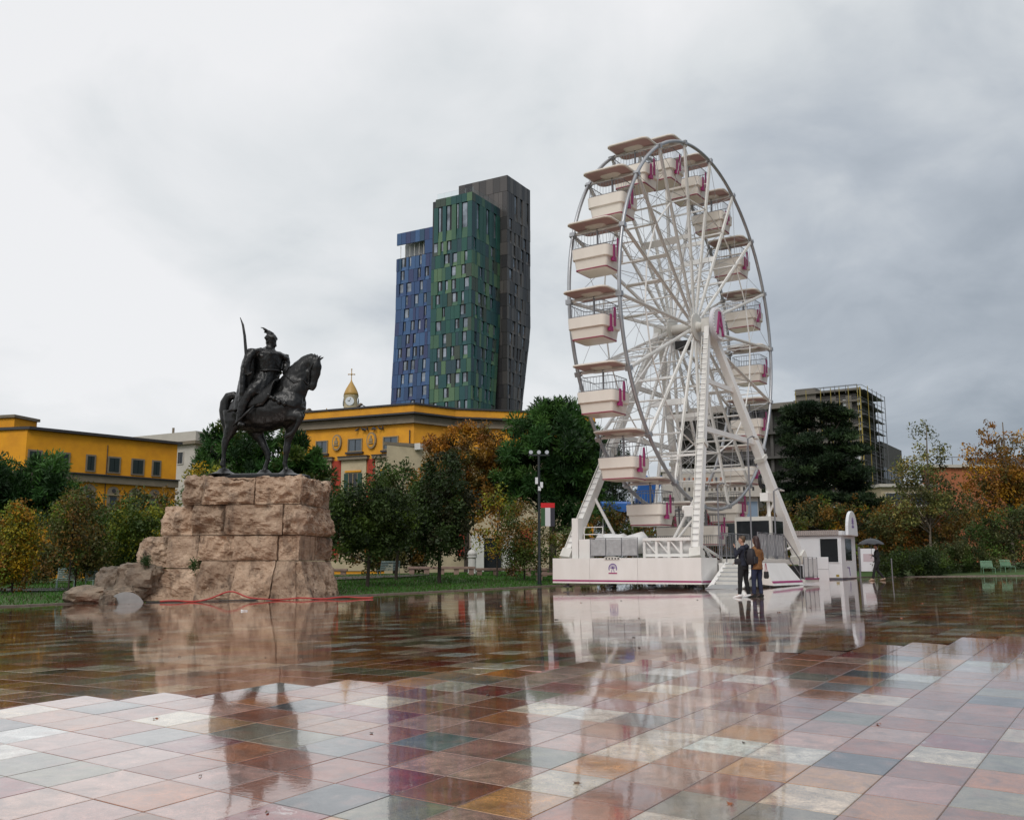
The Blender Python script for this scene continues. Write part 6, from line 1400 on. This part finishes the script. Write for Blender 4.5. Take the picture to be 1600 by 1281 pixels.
def foliage(blobs, nclump, nleaf, size, pal_, cr_=.45, needle=False, flat=1.0, seed=0, shell=.55):
    g_ = np.random.default_rng(seed); B = np.array(blobs, float); vol = B[:,3]*B[:,4]*B[:,5]; pb_ = vol/vol.sum()
    bi = g_.choice(len(B), nclump, p=pb_); d = g_.normal(size=(nclump,3)); d /= np.linalg.norm(d, axis=1)[:,None]
    r_ = g_.random(nclump)**.45; r_ = (shell*.35+(1.04-shell*.35)*r_)*np.where(g_.random(nclump) < .16, g_.uniform(1.0,1.22,nclump), 1.0); cc = B[bi,:3]+d*r_[:,None]*B[bi,3:6]
    ccol = np.array(pal_)[g_.integers(0, len(pal_), nclump)]*g_.uniform(.7,1.3,(nclump,1)); csz = cr_*g_.uniform(.45,1.55,nclump)
    wk = csz**2*g_.uniform(.35,1.3,nclump); k = g_.choice(nclump, nleaf, p=wk/wk.sum()); off = g_.normal(size=(nleaf,3)); off /= np.linalg.norm(off, axis=1)[:,None]
    rad = g_.random(nleaf)**.5; p = cc[k]+off*(rad*csz[k])[:,None]*np.array([1,1,flat])
    if needle: u = off+g_.normal(size=(nleaf,3))*.35+np.array([0,0,.25])
    else: u = g_.normal(size=(nleaf,3))+np.array([0,0,-.25])
    u /= np.linalg.norm(u, axis=1)[:,None]; v = np.cross(u, g_.normal(size=(nleaf,3))); v /= np.linalg.norm(v, axis=1)[:,None]+1e-9
    L = size*g_.uniform(.45,1.55,nleaf)[:,None]; W_ = L*(.22 if needle else .5)
    V_ = np.stack([p-u*L*.5, p+v*W_*.5, p+u*L*.5, p-v*W_*.5], 1).reshape(-1,3)
    F_ = np.arange(nleaf*4).reshape(-1,4); col = ccol[k]*g_.uniform(.75,1.25,(nleaf,1)); C4 = np.concatenate([np.repeat(col,4,0), np.ones((nleaf*4,1))],1)
    return V_, F_, C4, cc
def crown(V_, F_, C4, name, par):
    me = bpy.data.meshes.new(name); n = len(F_); me.vertices.add(len(V_)); me.vertices.foreach_set('co', V_.astype(np.float32).ravel()); me.loops.add(n*4); me.loops.foreach_set('vertex_index', F_.astype(np.int32).ravel())
    me.polygons.add(n); me.polygons.foreach_set('loop_start', np.arange(0, n*4, 4, dtype=np.int32)); me.polygons.foreach_set('loop_total', np.full(n, 4, np.int32)); me.update(calc_edges=True)
    me.materials.append(m_leaf); ca = me.color_attributes.new('col', 'FLOAT_COLOR', 'POINT'); ca.data.foreach_set('color', C4.astype(np.float32).ravel())
    o = bpy.data.objects.new(name, me); COL.objects.link(o); o.parent = par; return o
tseed = [100]
def tree(name, label, cat, x, y, blobs, pal_, nclump, nleaf, size, trunk_r=.12, trunk_h=None, cr_=.45, needle=False, flat=1.0, group=None, bark=None, shell=.55, limbs=12, lean=0.0, z=None):
    """blobs relative to the foot: (dx,dy,dz,rx,ry,rz)"""
    tseed[0] += 1; sd_ = tseed[0]; zz = z_ground(x, y)-.03 if z is None else z; o = thing(name, label, cat, (x, y, zz), 0, group)
    V_, F_, C4, cc = foliage(blobs, nclump, nleaf, size, pal_, cr_, needle, flat, sd_, shell); crown(V_, F_, C4, 'crown', o)
    top = max(b_[2]+b_[5]*.6 for b_ in blobs); g_ = random.Random(sd_)
    if trunk_r > 0:
        bx_ = blobs[0]; th = trunk_h or top; n = 7; pts = [(bx_[0]*(i/(n-1))+lean*math.sin(i)*.1, bx_[1]*(i/(n-1)), th*i/(n-1)) for i in range(n)]
        b = MB(); b.tube([(0,0,-.15)]+pts, [trunk_r*1.35]+[trunk_r*(1-.75*i/(n-1)) for i in range(n)], 8)
        tr_ = b.build('trunk', bark or m_bark, o, smooth=True)
        idx_ = list(range(len(cc))); g_.shuffle(idx_)
        for j in idx_[:limbs]:
            c = Vector(cc[j]); f = max(.25, min(.92, (c.z/th)*.62)); s_ = Vector((bx_[0]*f, bx_[1]*f, th*f)); mid = s_.lerp(c, .5)+Vector((g_.uniform(-.1,.1), g_.uniform(-.1,.1), g_.uniform(0,.2)))*trunk_r*4
            b = MB(); b.tube([s_, mid, c], [trunk_r*.42, trunk_r*.28, trunk_r*.08], 6); b.build('branch', bark or m_bark, tr_, smooth=True)
    return o
GP = 'park trees around the square'
# right of the plinth
tree('dark_tree', 'round dark green tree with a bare slim trunk, right of the plinth trees', 'tree', -3.66, 50, [(0,0,3.7,1.62,1.5,2.5),(0.1,0,5.2,1.0,1.0,1.5),(-.2,0,2.6,1.5,1.3,1.2)], DG+[(.03,.035,.012)], 150, 17000, .16, .10, group=GP)
tree('dark_tree', 'dark leafy tree with a slim trunk just right of the plinth', 'tree', -6.55, 45, [(.2,0,3.3,1.7,1.4,1.9),(-.8,0,2.8,1.1,1,1.3),(.9,.2,3.0,1.1,1,1.4)], DG+MG, 140, 16000, .15, .09, group=GP)
tree('dark_tree', 'dark tree between the slim-trunked tree and the round dark tree', 'tree', -6.2, 53, [(.3,0,4.2,1.8,1.5,2.3),(-.5,.3,3.0,1.6,1.3,1.4),(.9,0,3.2,1.2,1.2,1.5)], MG+[(.05,.05,.012)], 150, 15000, .16, .09, group=GP)
tree('dark_tree', 'low dark tree half hidden behind the right end of the plinth', 'tree', -9.3, 50, [(0,0,3.0,1.5,1.3,1.8),(.9,0,2.6,1.1,1,1.3)], DG+[(.06,.035,.012)], 110, 11000, .15, .08, group=GP)
tree('autumn_tree', 'large orange brown autumn tree in front of the government building', 'tree', -3.2, 70, [(0,0,7.4,3.6,2.6,2.9),(1.6,0,6.0,2.6,2.2,2.6),(-2.0,.3,6.2,2.6,2,2.4),(.3,0,9.2,2.2,1.8,1.6)], OR+OR+OB, 300, 36000, .19, .20, group=GP, cr_=.5, limbs=22)
tree('stone_pine', 'large dark stone pine towering left of the wheel', 'pine', 2.8, 68, [(0,0,8.6,3.3,3,3.0),(-1.6,0,7.0,2.4,2.2,2.4),(1.9,.2,8.0,2.2,2.2,2.6),(.4,0,10.6,2.0,2,1.5),(1.5,0,5.2,2.4,2,2.0)], PN, 380, 70000, .34, .28, needle=True, group=GP, cr_=.62, shell=.8)
tree('olive_shrub', 'feathery olive shrub tree behind the street lamp', 'tree', .7, 56, [(0,0,2.4,1.3,1.1,1.9),(.9,0,1.7,1.1,1,1.3),(-.7,0,1.5,.9,.8,1.0)], YG[1:3]+MG+OB, 120, 8500, .13, .05, group=GP)
tree('yellow_sapling', 'sparse yellow leaved sapling left of the street lamp', 'tree', -.9, 60, [(0,0,3.4,1.3,1,1.7),(-.5,0,2.2,1.0,.9,1.0)], OR+YG, 70, 2600, .15, .05, group=GP)
tree('autumn_shrub', 'olive and brown shrubs between the pine and the wheel', 'shrub', 5.4, 60, [(0,0,2.2,2.0,1.4,2.2),(1.8,0,1.8,1.4,1.2,1.7),(-1.4,0,1.6,1.3,1.2,1.5)], OB+MG, 170, 14000, .15, .06, group=GP)
tree('dark_shrub', 'dark evergreen shrub behind the near corner of the wheel base', 'shrub', 10.0, 63, [(0,0,2.3,2.4,1.5,2.2),(-2.0,0,1.8,1.5,1.2,1.8),(2.4,0,2.0,1.6,1.4,2.0)], DG+OB, 190, 15000, .16, .06, group=GP)
tree('dark_conifer', 'dark conifer seen through the left side of the wheel', 'tree', 7.6, 74, [(0,0,7.4,1.6,1.5,3.0),(.2,0,5,2.2,2,2.6),(0,0,9.6,.7,.7,1.6)], CD, 170, 16000, .24, .16, needle=True, group=GP, cr_=.5)
# behind and left of the plinth
tree('pine', 'tufted green pine behind the horse and rider', 'pine', -16.2, 60, [(0,0,6.0,3.1,2.6,3.4),(-2.0,0,5.4,1.8,1.8,2.6),(2.4,0,6.4,2.2,1.8,2.6),(-.8,0,8.3,1.5,1.4,1.6),(3.4,0,5.4,1.6,1.4,2.0)], PN+[(.07,.10,.016)], 340, 60000, .34, .18, needle=True, group=GP, cr_=.5, shell=.8)
tree('pine', 'broad dark stone pine at the left edge below the ochre building', 'pine', -27.0, 55, [(0,0,5.2,2.4,2.2,1.7),(-2.0,0,4.6,2.0,2,1.6),(1.4,0,4.2,1.4,1.3,1.2)], PN, 240, 36000, .32, .2, needle=True, group=GP, cr_=.55, shell=.8)
tree('yellow_tree', 'orange and yellow columnar tree at the left edge', 'tree', -20.1, 40, [(0,0,2.0,.75,.7,1.35),(0,0,1.1,.85,.8,.9),(.2,0,2.7,.5,.5,.7)], YE+OR+YG, 110, 10000, .12, .05, group=GP)
tree('brown_tree', 'brownish green tree right of the yellow columnar tree', 'tree', -18.9, 43, [(0,0,2.6,.95,.9,1.5),(.4,0,1.8,.9,.8,1.0)], OB+MG, 110, 10000, .13, .05, group=GP)
tree('slim_tree', 'young tree with a thin bare trunk on the left lawn', 'tree', -17.2, 38.6, [(0,0,2.6,.85,.8,1.1),(.2,0,3.3,.6,.6,.8)], OB+YG[1:3], 60, 4200, .12, .04, group=GP)
tree('green_tree', 'bushy green tree with yellow leaves left of the plinth', 'tree', -17.0, 46, [(0,0,2.3,1.6,1.3,1.9),(1.3,0,2.0,1.3,1.1,1.5),(-1.2,0,1.9,1.2,1,1.4)], YG+MG, 200, 19000, .14, .07, group=GP)
tree('olive_tree', 'tall olive green tree behind the bushy yellow-green one', 'tree', -19.2, 50, [(0,0,2.6,1.6,1.3,1.8),(1.5,0,2.9,1.1,1,1.5),(-1.0,0,2.2,1.4,1.2,1.4)], MG+OL+OB, 170, 15000, .15, .07, group=GP)
tree('golden_tree', 'slender golden yellow tree rising beside the upper left of the plinth', 'tree', -16.2, 52, [(0,0,4.6,1.1,.9,1.4),(.4,0,3.4,1.0,.9,1.2)], YE+YG, 80, 4600, .14, .05, group=GP)
tree('dark_shrub', 'dense dark shrubs closing the lawn behind the slim young tree', 'shrub', -21.5, 52, [(0,0,2.0,2.6,1.3,2.0),(3.0,0,1.7,2.0,1.2,1.8),(-2.8,0,1.8,2.0,1.2,1.9)], DG+OB+OL, 240, 20000, .15, .06, group=GP)
tree('dark_shrub', 'dark shrubs at the left margin under the stone pine', 'shrub', -26, 47, [(0,0,1.6,2.2,1.2,1.7),(2.4,0,1.4,1.6,1.1,1.5)], DG+OB, 140, 12000, .14, .06, group=GP)
tree('dark_shrub', 'dark shrubs behind the left shoulder of the plinth', 'shrub', -14.2, 47, [(0,0,1.9,1.6,1.2,1.9),(1.6,0,1.5,1.3,1.1,1.5)], DG+MG, 130, 11000, .14, .06, group=GP)
# right side
cg = random.Random(23); cblobs = []
for lv in range(11):
    zz_ = 2.6+lv*.86; reach = (4.8-.29*lv)*cg.uniform(.85, 1.1)
    for kk in range(7 if lv < 8 else 5):
        aa = cg.choice((0, math.pi))+cg.gauss(0, .75); dd_ = reach*cg.uniform(.1, 1.0)**.6
        cblobs.append((.4+dd_*math.cos(aa)+(.5 if lv < 4 else 0), dd_*.7*math.sin(aa), zz_-.12*dd_+cg.uniform(-.25, .25), cg.uniform(.7, 1.25), cg.uniform(.8, 1.3), cg.uniform(.18, .34)))
cblobs += [(-.2,0,11.3,1.6,1.2,.4)]
cblobs.insert(0, (0,0,6.4,.6,.6,3.6))
tree('cedar', 'large dark cedar with layered flat branches right of the wheel', 'cedar', 21.7, 70, cblobs, CD, 700, 120000, .30, .30, needle=True, flat=.45, group=GP, cr_=.62, shell=.3, limbs=22)
tree('autumn_thicket', 'orange and olive thicket behind the kiosk and the walking person', 'shrub', 22.6, 65, [(0,0,2.4,2.4,1.5,2.2),(-2.8,0,2.6,2.0,1.4,2.3),(2.2,0,2.2,1.8,1.4,2.0),(-5.0,.5,2.4,1.8,1.3,2.2)], OR[1:]+OB+OB+YG[1:3]+OL+OL, 300, 24000, .15, .08, group=GP)
tree('birch', 'tall sparse birch with yellowing leaves against the sky at the right', 'birch', 26.2, 62, [(.3,0,8.0,.95,.8,1.9),(-.2,0,5.6,1.7,1.3,1.8),(.9,0,4.6,1.8,1.4,1.7),(-.9,0,4.0,1.5,1.3,1.5)], BR+OL, 150, 8500, .16, .09, bark=m_barkp, group=GP, cr_=.5, limbs=26)
tree('autumn_tree', 'orange brown tree with pale limbs at the right edge', 'tree', 32.4, 64, [(0,0,6.2,2.6,1.8,2.0),(-.3,0,8.4,1.1,1,1.5),(-1.5,0,4.4,1.6,1.4,1.5),(1.4,0,5.0,1.8,1.4,1.8)], OR+OB, 200, 13500, .17, .13, bark=m_barkp, group=GP, cr_=.5, limbs=26)
tree('olive_shrub', 'grey green shrub filling the right edge behind the green chairs', 'shrub', 31.0, 59.5, [(0,0,1.9,2.4,1.3,2.0),(2.4,0,2.2,2.0,1.3,2.1),(-2.2,0,1.5,1.6,1.1,1.6)], OL+MG, 220, 18000, .14, .07, group=GP)
tree('brown_shrub', 'brown and olive shrubs below the birch', 'shrub', 27.0, 63.5, [(0,0,2.0,2.2,1.3,2.0),(-2.0,0,1.9,1.8,1.2,1.9)], OB+OL+OR[3:], 170, 14000, .15, .07, group=GP)
tree('clipped_hedge', 'low rounded dark green hedge mound left of the green chairs', 'hedge', 22.8, 57.2, [(0,0,.85,1.5,.9,.85),(1.4,0,.8,1.4,.9,.8),(-.9,0,.6,.9,.7,.65)], MG+DG, 150, 15000, .10, 0, group=GP, cr_=.3)
tree('clipped_hedge', 'low rounded olive hedge mound directly behind the green chairs', 'hedge', 26.4, 58.6, [(0,0,.95,1.6,.9,.95),(1.6,0,.7,1.2,.8,.75)], MG+OL, 130, 13000, .10, 0, group=GP, cr_=.3)
# park margin behind the wheel and buildings
for i, (x, y, w_, h, pal_, lab) in enumerate([(16.5,76,4.0,5.0,OB+DG,'dark olive tree mass behind the stall and the wheel'),(29,80,5,5.5,OB+OR,'autumn tree mass behind the cedar on the right'),(38,78,4,5.5,OB+OL,'olive brown trees at the right margin behind the autumn tree'),(-30,66,5,3.4,DG+OB,'dark trees in front of the long ochre building'),(-21.5,72,4,3.8,MG+OB,'green trees between the ochre building and the pine'),(-9.5,80,3.4,4.0,DG+OB,'dark shrubbery along the foot of the government building')]):
    tree('background_tree', lab, 'tree', x, y, [(0,0,h*.55,w_,2,h*.5),(-w_*.6,0,h*.45,w_*.6,1.8,h*.42),(w_*.6,0,h*.5,w_*.6,1.8,h*.46)], pal_, 170, 12000, .22, .12, group=GP)
